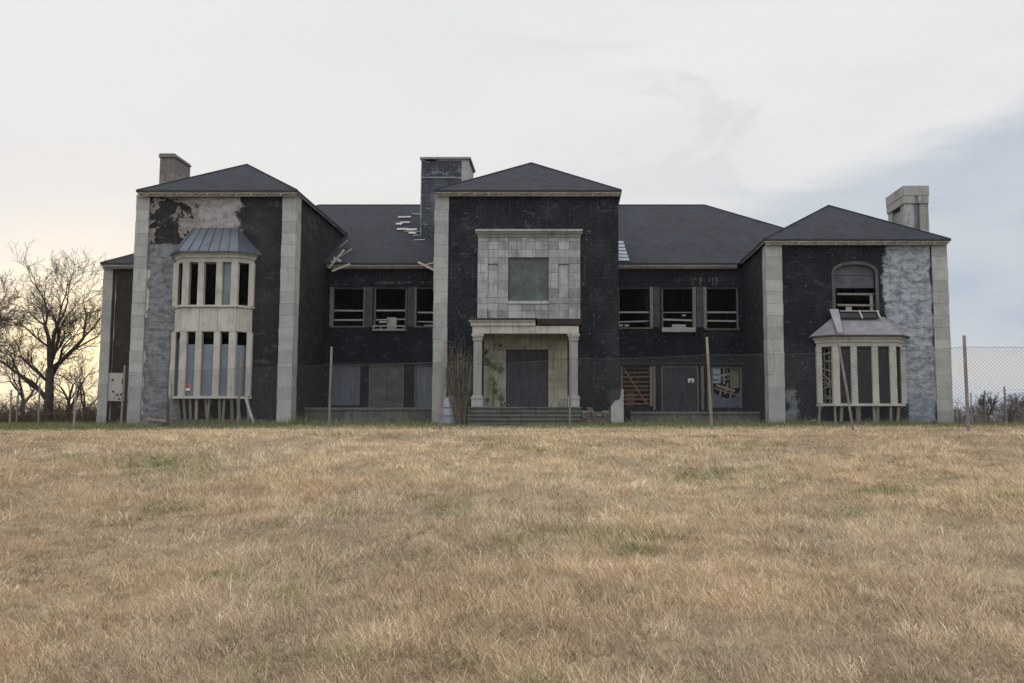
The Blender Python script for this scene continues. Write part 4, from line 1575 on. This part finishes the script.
def tree(x, y, h, r, seed, label, limbs=None, lmax=6, trunkL=.25, cat='tree', name='bare_tree', group=None, lean=(0, 0), minr=.008, spread=.75, bark=None, twig=None):
    rnd = random.Random(seed)
    z = gz(x, y) - .1
    o = thing(name, (x, y, z), label, cat, group)
    mt, mc = MB(), MB()
    p = Vector((x, y, z))
    top = p + Vector((lean[0] * h * trunkL, lean[1] * h * trunkL, h * trunkL))
    mid = p.lerp(top, .5) + Vector((rnd.uniform(-.05, .05), 0, 0)) * h * .2
    mt.tube([p, p.lerp(mid, .25), mid, top], [r * 1.45, r * 1.1, r, r * .9], 10)
    if limbs is None:
        limbs = []
        n = rnd.choice((3, 4))
        a0 = rnd.uniform(0, 6)
        for k in range(n):
            a = a0 + k * 2 * math.pi / n
            t = rnd.uniform(.3, .8)
            limbs.append(((math.sin(t) * math.cos(a) + lean[0], math.sin(t) * math.sin(a), math.cos(t)), rnd.uniform(.28, .34), rnd.uniform(.5, .7), rnd.uniform(.75, 1)))
    for (d, Lf, rf, at_) in limbs:
        grow(mt, mc, p.lerp(top, at_) if at_ < 1 else top, Vector(d).normalized(), h * Lf, r * rf, 1, rnd, lmax=lmax, minr=minr, spread=spread)
    mt.build('trunk', bark or M_bark, o, smooth=True)
    mc.build('crown', twig or M_twig, o)
    return o


TY = 55.0
bx_ = at(47, 428, TY).x
tree(bx_, TY, 10.6, .25, 5, 'large spreading bare tree against the sunset, nearest the end of the building', lmax=6, trunkL=.34,
     limbs=[((-.90, .2, .75), .27, .62, .45), ((.62, .1, .82), .25, .62, .98), ((-.05, -.2, 1), .26, .62, 1), ((-.42, .1, .95), .27, .62, .98), ((.3, .5, .8), .2, .45, .8), ((-.6, -.4, .7), .2, .4, .75), ((.25, -.1, 1), .22, .5, 1)], minr=.012)
tree(at(-6, 430, 50).x, 50, 7.6, .22, 12, 'dark leaning bare tree cut by the left edge', lmax=6, trunkL=.42, lean=(-.28, 0), minr=.012)
tree(at(68, 428, 60).x, 60, 5.2, .14, 31, 'small bare tree between the large tree and the building end', lmax=5, trunkL=.3, minr=.010)
tree(at(84, 428, 66).x, 66, 5.4, .12, 44, 'slender bare sapling closest to the end pilaster', lmax=5, trunkL=.25, minr=.010)
tree(at(22, 430, 68).x, 68, 7.0, .16, 55, 'thin bare tree seen behind and left of the large one', lmax=5, trunkL=.3, minr=.010)
tree(at(-45, 430, 62).x, 62, 8.0, .22, 57, 'bare tree standing outside the left edge beside the leaning one', lmax=5, trunkL=.3, minr=.012)

# right: bare trees far off
for i, (px, Y, h, sd_, lab) in enumerate(((1002, 120, 3.6, 61, 'far rounded bare tree just right of the dark stump shrub'), (1016, 125, 4.4, 62, 'far bare tree under the hill near the right edge'), (1034, 118, 4.4, 63, 'far bare tree cut by the right edge'),
                                         (962, 150, 3.8, 64, 'tiny far bare tree seen low between the wing and the fence post'), (980, 140, 4.0, 65, 'far low bare tree left of the dark stump shrub'), (1050, 125, 4.6, 66, 'far bare tree just outside the right edge'))):
    tree(at(px, 420, Y).x, Y, h + 3.2, .17, sd_, lab, lmax=5, trunkL=.2, minr=.035, spread=.9, group='distant bare trees')
tree(at(988, 425, 62).x, 62, 1.9, .13, 71, 'dark vine-choked stump shrub beyond the fence at the right', lmax=5, trunkL=.45, minr=.012, spread=.28, name='stump_shrub', cat='shrub')
tree(at(1010, 425, 58).x, 58, 1.7, .08, 72, 'low brown bare bush under the fence at the right edge', lmax=5, trunkL=.15, minr=.010, spread=1.0, name='bare_bush', cat='bush', twig=M_brush)


# thicket masses
def thicket(name, x0, x1, y0, y1, h, n, seed, m, rad_, label):
    r = random.Random(seed)
    mb = MB()
    for k in range(n):
        x, y = r.uniform(x0, x1), r.uniform(y0, y1)
        x *= y / y0 if x0 < 0 else 1
        if name == 'weeds' and pxx(466) < x < pxx(582): continue
        z = gz(x, y)
        hh = h * r.uniform(.35, 1) * (.75 + .35 * math.sin(x * .6) * math.sin(x * .23 + 1))
        d = Vector((r.gauss(0, .35), r.gauss(0, .35), 1)).normalized()
        p = Vector((x, y, z - .05))
        pts = [p]
        for i in range(3):
            d = (d + Vector((r.gauss(0, .25), r.gauss(0, .25), r.gauss(-.05, .15)))).normalized()
            pts.append(pts[-1] + d * hh / 3)
        mb.tube(pts, [rad_, rad_ * .8, rad_ * .6, rad_ * .3], 3, r.random(), cap=False)
        for i in range(6):
            q = pts[r.choice((1, 2, 3))]
            dd = Vector((r.gauss(0, 1), r.gauss(0, 1), r.gauss(.5, .6))).normalized()
            e = q + dd * hh * r.uniform(.15, .35)
            mb.tube([q, q.lerp(e, .5) + Vector((0, 0, .04)), e], [rad_ * .6, rad_ * .45, rad_ * .25], 3, r.random(), cap=False)
    o = mb.build(name, m)
    tag(o, label, 'brush', kind='stuff')
thicket('thicket', -52, -29.5, 58, 80, 3.2, 2400, 3, M_brush, .022, 'tangled brown undergrowth below the bare trees at the left')
thicket('thicket', -40, -27.3, 54, 58, 2.0, 700, 6, M_brush, .016, 'lower brown scrub just beyond the left end of the building')
thicket('thicket', 40, 82, 92, 112, 4.6, 1500, 4, plain('grey_scrub', (.13, .105, .09), .95), .035, 'brown scrub below the hill at the right')
thicket('thicket', 24.5, 38, 52, 60, .8, 260, 8, M_brush, .014, 'low brown weeds beyond the fence at the right')

thicket('weeds', -22.3, 19, 43.9, 44.8, .55, 520, 12, plain('dead_weeds', (.16, .125, .08), .95, .5), .007, 'dead brown weeds standing along the foot of the facade')
# bush beside the left column
def stems(name, px, py, Y, h, n, spread, seed, label, leaves):
    r = random.Random(seed)
    c_ = at(px, py, Y)
    o = thing(name, (c_.x, Y, BASE), label, 'bush')
    mb = MB()
    lf = MB()
    for k in range(n):
        a = r.uniform(0, 6.28)
        e = r.random() ** .7
        p = Vector((c_.x + .25 * math.cos(a) * e, Y + .15 * math.sin(a) * e, BASE))
        top = Vector((c_.x - .12 + spread * math.cos(a) * e, Y + .4 * math.sin(a) * e, BASE + h * r.uniform(.6, 1) * (1 - .12 * e)))
        if top.x > pxx(473): top.x = pxx(473) - r.uniform(0, .2)
        m1 = p.lerp(top, .33) + Vector((r.gauss(0, .04), r.gauss(0, .04), .15))
        m2 = p.lerp(top, .7) + Vector((r.gauss(0, .06), r.gauss(0, .05), .1))
        mb.tube([p, m1, m2, top], [.024, .018, .013, .006], 4, r.random(), cap=False)
        for j in range(5):
            q = m1.lerp(top, r.random())
            e2 = q + Vector((r.gauss(0, .15), r.gauss(0, .12), r.uniform(.1, .4)))
            mb.tube([q, e2], [.010, .004], 3, r.random(), cap=False)
            if r.random() < leaves:
                for _ in range(4):
                    c0 = e2 + Vector((r.gauss(0, .08), r.gauss(0, .08), r.gauss(0, .08)))
                    u = Vector((r.gauss(0, 1), r.gauss(0, 1), r.gauss(0, 1))).normalized() * .05
                    v = u.orthogonal().normalized() * .03
                    lf.add([c0 - u, c0 + v, c0 + u, c0 - v], [(0, 1, 2, 3)], r.random())
    mb.build('stem', plain('tan_stems', (.15, .12, .09), .9, .4, 8), o)
    lf.build('foliage', plain('dull_leaves', (.06, .075, .025), .8), o)
    return o
stems('bare_bush', 461, 417, 43.7, 4.5, 75, .95, 2, 'tall fan of bare brown stems beside the left portico column', .5)

# climbing vine leaves on the portico wall
mb = MB()
r = random.Random(14)
for (px, py, n, s_) in ((484, 352, 26, 3), (487, 361, 40, 3.2), (500, 369, 46, 3), (492, 366, 18, 4), (492, 378, 9, 2), (495, 391, 20, 2.5), (501, 398, 26, 3), (488, 400, 14, 2), (494, 384, 10, 2), (504, 405, 20, 4), (499, 346, 10, 3)):
    for k in range(n):
        c0 = at(px + r.gauss(0, s_ * .55), py + r.gauss(0, s_ * .6), 44.84 + r.uniform(-.04, .03))
        u = Vector((r.gauss(0, 1), r.gauss(0, .4), r.gauss(0, 1))).normalized() * .055
        v = Vector((0, 1, 0)).cross(u).normalized() * .04
        mb.add([c0 - u, c0 + v, c0 + u, c0 - v], [(0, 1, 2, 3)], r.random())
for (a, b_, c_) in (((486, 406), (490, 385), (486, 350)), ((492, 406), (496, 390), (501, 366)), ((502, 407), (498, 398), (495, 388)), ((487, 362), (494, 366), (501, 370))):
    mb.tube([at(*a, 44.87), at(*b_, 44.87), at(*c_, 44.87)], [.012, .010, .006], 4, .2)
o = mb.build('climbing_vine', plain('vine_leaves', (.075, .10, .03), .7))
tag(o, 'sparse green vine climbing the cream wall left of the entrance board', 'vine')

# ------------------------------------------------------------------ chain-link fence
M_post = plain('weathered_post', (.20, .175, .16), .7, .3, 6)
M_wire = plain('galvanised_wire', (.055, .057, .06), .6, .1, 6, spec=.3)
FP = [(121, 365.5, 32.9, .036, .02), (170.5, 384, 32.1, .018, .0), (237.5, 355, 30.9, .045, .02), (329, 346.5, 29.5, .042, .01), (440, 341, 28.0, .058, .05), (570, 333, 26.4, .032, .0), (712, 337, 24.9, .040, -.042), (854, 340, 23.6, .034, -.15), (968, 335.5, 22.5, .045, -.005)]
posts = []
for (px, pt, Y, rad_, lean) in FP:
    x = xx(px, Y, 420)
    posts.append((x, Y, gz(x, Y), zz(pt, Y), rad_, lean))
lx, ly = posts[-1][0], posts[-1][1]
for k in range(1, 4):
    x, Y = lx + 3.75 * k, ly - 1.25 * k
    posts.append((x, Y, gz(x, Y), gz(x, Y) + 2.25, .06, random.uniform(-.03, .03)))
fe = thing('chain_link_fence', (posts[4][0], posts[4][1], posts[4][2]), 'chain-link fence on uneven weathered posts across the front of the building', 'fence')
for (x, y, z0, z1, rad_, lean) in posts:
    mb = MB()
    h = z1 - z0
    mb.tube([(x, y, z0 - .15), (x + lean * h * .5, y, z0 + h * .5), (x + lean * h, y, z1)], [rad_, rad_ * .95, rad_ * .9], 8, random.uniform(.35, .75))
    mb.build('post', M_post, fe)
HW = 2.13
mb = MB()
PITCHW = .092
cor = (posts[0][0] - 3.5, 42.0)
line_pts = [(p[0], p[1], p[2] + .02) for p in posts]
ML = MB()
def seg(mb, a, b, r=.0024):
    a, b = Vector(a), Vector(b)
    mb.tube([a, b], [r, r], 3, .5, cap=False)
for i in range(len(line_pts) - 1):
    A, B = Vector(line_pts[i]), Vector(line_pts[i + 1])
    off = Vector((0, -.07, 0))
    A, B = A + off, B + off
    L = (Vector((B.x, B.y, 0)) - Vector((A.x, A.y, 0))).length
    sagk = .05 if i != 4 else .10
    def pt(s_, h_):
        u = s_ / L
        hh = h_ - sagk * 4 * u * (1 - u) * (h_ / HW)
        return A.lerp(B, u) + Vector((0, .006 * math.sin(s_ * 4), hh))
    s0 = -HW
    while s0 < L:
        for sg in (0, 1):
            a, b = s0, s0 + HW
            ca, cb = max(a, 0), min(b, L)
            if cb - ca > .03:
                ha, hb = ca - a, cb - a
                if sg: ha, hb = HW - ha, HW - hb
                n = 3
                q = [pt(ca + (cb - ca) * k / n, ha + (hb - ha) * k / n) + Vector((0, .004 * sg, 0)) for k in range(n + 1)]
                ML.tube(q, [.0027] * (n + 1), 3, .5, cap=False)
        s0 += PITCHW
    q = [pt(L * k / 8, HW) for k in range(9)]
    ML.tube(q, [.005] * 9, 4, .5, cap=False)
ML.build('wire_mesh', M_wire, fe)

# older fences further back: left corner and right
def oldfence(plist, label, wires=3):
    pp = []
    for (px, pt, Y, rad_) in plist:
        x = xx(px, Y, 420)
        pp.append((x, Y, gz(x, Y), zz(pt, Y), rad_))
    o = thing('wire_fence', (pp[0][0], pp[0][1], pp[0][2]), label, 'fence')
    for (x, y, z0, z1, rad_) in pp:
        MB().tube([(x, y, z0 - .1), (x + random.uniform(-.05, .05), y, z1)], [rad_, rad_ * .8], 7, random.uniform(.3, .7)).build('post', M_post, o)
    mb = MB()
    for a, b in zip(pp[:-1], pp[1:]):
        for k in range(wires):
            f = .3 + .6 * k / max(1, wires - 1)
            mb.tube([(a[0], a[1], a[2] + (a[3] - a[2]) * f), ((a[0] + b[0]) / 2, (a[1] + b[1]) / 2, (a[2] + b[2] + (a[3] - a[2] + b[3] - b[2]) * f) / 2 - .03), (b[0], b[1], b[2] + (b[3] - b[2]) * f)], [.006] * 3, 3, .5, cap=False)
    mb.build('strand', M_wire, o)
oldfence([(74, 376, 40, .05), (38.5, 384, 43, .05), (16.5, 388, 45, .05), (10, 390, 48, .05), (-18, 390, 50, .05)], 'old post and wire fence before the bare trees at the left')
oldfence([(971.5, 393, 57, .05), (986, 391, 54, .06), (1006.5, 386.5, 51, .06), (1034, 384, 48, .06)], 'old post and wire fence beyond the chain-link at the right')

# ------------------------------------------------------------------ grass
def blades(name, X, Y, H, Wd, col, lean_amt, mat_, seed, dirn=None):
    r = np.random.default_rng(seed)
    n = len(X)
    Z = ground(X, Y) - .01
    az = r.uniform(0, 2 * np.pi, n)
    if dirn is not None:
        az = dirn + r.normal(0, .5, n)
    ln = lean_amt * r.uniform(.3, 1.35, n)
    fx, fy = np.cos(az), np.sin(az)
    # blade faces random direction
    wz = r.uniform(0, np.pi, n)
    wx, wy = np.cos(wz) * Wd / 2, np.sin(wz) * Wd / 2 * .6
    base = np.stack([X, Y, Z], 1)
    h1, h2 = H * .55, H * np.sqrt(np.clip(1 - (ln * .62) ** 2, .06, 1))
    mid = base + np.stack([fx * H * ln * .34, fy * H * ln * .34, h1 * np.sqrt(np.clip(1 - (ln * .4) ** 2, .1, 1))], 1)
    tip = base + np.stack([fx * H * ln * .95, fy * H * ln * .95, h2], 1)
    wv = np.stack([wx, wy, np.zeros(n)], 1)
    V = np.stack([base - wv, base + wv, mid - wv * .85, mid + wv * .85, tip], 1).reshape(-1, 3)
    b = np.arange(n)[:, None] * 5
    loops = (b + np.array([0, 1, 3, 2, 2, 3, 4])[None, :]).ravel()
    starts = (np.arange(n)[:, None] * 7 + np.array([0, 4])[None, :]).ravel()
    tot = np.tile([4, 3], n)
    o = npmesh(name, V, loops, starts, tot, mat_)
    a = o.data.attributes.new('tint', 'FLOAT_COLOR', 'FACE')
    c4 = np.concatenate([col, np.ones((n, 1))], 1)
    a.data.foreach_set('color', np.repeat(c4, 2, axis=0).astype(np.float32).ravel())
    return o


m, N = newmat('grass_blade')
tint = N.n('ShaderNodeAttribute', attribute_name='tint', out=0)
d1 = N.n('ShaderNodeBsdfDiffuse', {'Color': tint})
d2 = N.n('ShaderNodeBsdfTranslucent', {'Color': tint})
mx = N.n('ShaderNodeMixShader', {0: .25, 1: d1, 2: d2})
N.n('ShaderNodeOutputMaterial', {0: mx}, out=None)
M_grass = m


def gcol(X, Y, r):
    n = len(X)
    straw = np.array([.70, .545, .345])
    pale = np.array([.84, .71, .50])
    tan = np.array([.58, .43, .265])
    grey = np.array([.52, .445, .34])
    dark = np.array([.25, .175, .11])
    green = np.array([.20, .23, .09])
    a = vnoise(X, Y, 1.7, 3)
    b = vnoise(X + .5 * Y, Y, 4.5, 13)
    c = vnoise(X, Y, .55, 23)
    u = r.random(n)
    f = np.clip((b - .2) * 1.5 + .15, 0, 1)[:, None]
    col = tan * (1 - f) + straw * f
    g_ = (np.clip((a - .55) * 4, 0, 1) * .5)[:, None]
    col = col * (1 - g_) + grey * g_
    k = (u < .22)[:, None]
    col = np.where(k, pale, col)
    k = ((u > .22) & (u < .30 + .18 * (c > .62)))[:, None]
    col = np.where(k, dark, col)
    # green tufts
    gn = vnoise(X, Y, 1.1, 41) * .6 + vnoise(X, Y, .4, 47) * .4
    gp = np.clip((gn - .70) * 5, 0, .4)
    def spot(px, py, gr):
        up = (CY - py) / FPX
        k = (math.sin(PITCH) + up * math.cos(PITCH)) / (math.cos(PITCH) - up * math.sin(PITCH))
        yy = (-.20 - .0935 * 18.2) / (k - .0935)
        return (px - CX) / FPX * yy, yy, gr
    for (gx, gy, gr) in (spot(600, 532, .55), spot(632, 550, .28), spot(240, 578, .22), spot(160, 462, .9), spot(528, 545, .22), spot(720, 475, .8), spot(300, 594, .2), spot(190, 470, .6), spot(418, 560, .15), spot(330, 512, .3), spot(880, 490, .5)):
        d = np.hypot((X - gx) / 1.2, (Y - gy)) * 1.25 + .35 * gr * (vnoise(X, Y, .3, 201) - .5) * 4
        gp = np.maximum(gp, .68 * np.exp(-(d / gr) ** 2))
    gp = np.maximum(gp, sst(Y, 27, 36) * .6)
    k = (r.random(n) < gp)[:, None]
    col = np.where(k, green * r.uniform(.8, 1.5, (n, 1)), col)
    return np.clip(col * np.array([.90, .885, .90]) * r.uniform(.68, 1.22, (n, 1)), 0, .9), gp


def sample(n, y0, y1, pw, seed):
    r = np.random.default_rng(seed)
    # density per m2 ~ Y^-pw ; area ~ Y dY
    e = 2 - pw
    u = r.random(n)
    Y = (y0 ** e + u * (y1 ** e - y0 ** e)) ** (1 / e)
    X = r.uniform(0, 1, n) * (1.34 * Y + 6.0) - .74 * Y - 2.6
    return X, Y, r


def lawn(nt, nb, y0, y1, pw, seed, hs, wbase, name, label, lean, rad_=.10):
    """tufts: every tuft is a fan of bent blades with a height and colour of its own"""
    X0, Y0, r = sample(nt, y0, y1, pw, seed)
    tcol, gp = gcol(X0, Y0, r)
    big = vnoise(X0 + .35 * Y0, Y0, 1.25, 171) * .20 + vnoise(X0, Y0, .55, 177) * .40 + vnoise(X0, Y0, .28, 191) * .40
    hill_ = sst(big, .38, .62)
    th = (.50 + .25 * vnoise(X0, Y0, 2.6, 71) + .55 * hill_) * r.uniform(.6, 1.35, nt)
    tl = r.uniform(.60, 1.22, nt) * (.80 + .30 * hill_)  # low tufts coloured darker, painting shade into the gaps between mounds
    ta = 2.4 + 3.0 * (vnoise(X0, Y0, 2.2, 81) - .5) + r.normal(0, .9, nt)
    idx = np.repeat(np.arange(nt), nb)
    n = len(idx)
    grow_ = (1 + np.clip(Y0 - 7, 0, 40) * .035)[idx]
    oa = r.uniform(0, 2 * np.pi, n)
    od = np.sqrt(r.random(n)) * rad_ * grow_ * r.uniform(.5, 1.5, nt)[idx]
    X = X0[idx] + np.cos(oa) * od
    Y = Y0[idx] + np.sin(oa) * od
    own, _ = gcol(X, Y, r)
    col = (tcol[idx] * .55 + own * .45) * tl[idx][:, None] * r.uniform(.72, 1.22, (n, 1))
    H = hs * th[idx] * r.uniform(.5, 1.3, n)
    Wd = wbase * (1 + np.clip(Y - 7, 0, 40) * .085) * r.uniform(.6, 1.4, n)
    # lean outwards from the tuft and with the wind
    vx = np.cos(oa) * .8 + np.cos(ta)[idx] * 1.0 + r.normal(0, .55, n)
    vy = np.sin(oa) * .8 + np.sin(ta)[idx] * 1.0 + r.normal(0, .55, n)
    dirn = np.arctan2(vy, vx)
    o = blades(name, X, Y, H, Wd, np.clip(col, 0, .9), np.full(n, lean), M_grass, seed + 1, dirn)
    tag(o, label, 'grass', kind='stuff')
lawn(76000, 15, 4.2, 26, 1.75, 100, .095, .0038, 'dry_grass', 'short matted straw-coloured dry grass over the lawn', 1.42)
lawn(16000, 9, 17, 36, 1.1, 200, .10, .0050, 'dry_grass', 'far dry grass thinning towards the crest', 1.3)
lawn(6000, 4, 4.2, 15, 1.9, 300, .16, .0034, 'tall_dry_stalk', 'longer pale stalks standing above the matted grass', 1.35, .16)

# green fringe along the building and under the trees
r = np.random.default_rng(5)
n = 70000
X = r.uniform(-34, 24, n)
Y = 44.4 - np.abs(r.normal(0, 5.0, n))
k = (Y > 29)
X, Y = X[k], Y[k]
k = ~((X > pxx(464)) & (X < pxx(583)) & (Y > 41.4))
X, Y = X[k], Y[k]
n = len(X)
mixg = vnoise(X, Y, 2.0, 7)
col = np.where((r.random(n) < .35 + .5 * mixg)[:, None], np.array([.105, .145, .045]) * r.uniform(.7, 1.4, (n, 1)), np.array([.32, .26, .16]) * r.uniform(.6, 1.2, (n, 1)))
H = (.06 + .16 * np.clip(mixg - .2, 0, 1)) * r.uniform(.5, 1.4, n)
H = np.where(Y > 43.4, H * r.uniform(1.2, 3.2, n) * (.4 + 1.2 * vnoise(X, Y, .9, 3)), H)
o = blades('green_grass', X, Y, H, np.full(n, .018), col, np.full(n, .6), M_grass, 9)
tag(o, 'green grass fringe along the foot of the building', 'grass', kind='stuff')
# weeds beyond the crest at the far left
n = 26000
X = r.uniform(-44, -24, n)
Y = r.uniform(40, 60, n)
col = np.where((r.random(n) < .6)[:, None], np.array([.11, .16, .05]) * r.uniform(.7, 1.4, (n, 1)), np.array([.25, .18, .11]) * r.uniform(.6, 1.2, (n, 1)))
o = blades('green_grass', X, Y, r.uniform(.08, .30, n), np.full(n, .025), col, np.full(n, .6), M_grass, 19)
tag(o, 'fresh green grass under the bare trees at the left', 'grass', kind='stuff')
for o in list(S.objects):
    if '_w' in o: del o['_w']
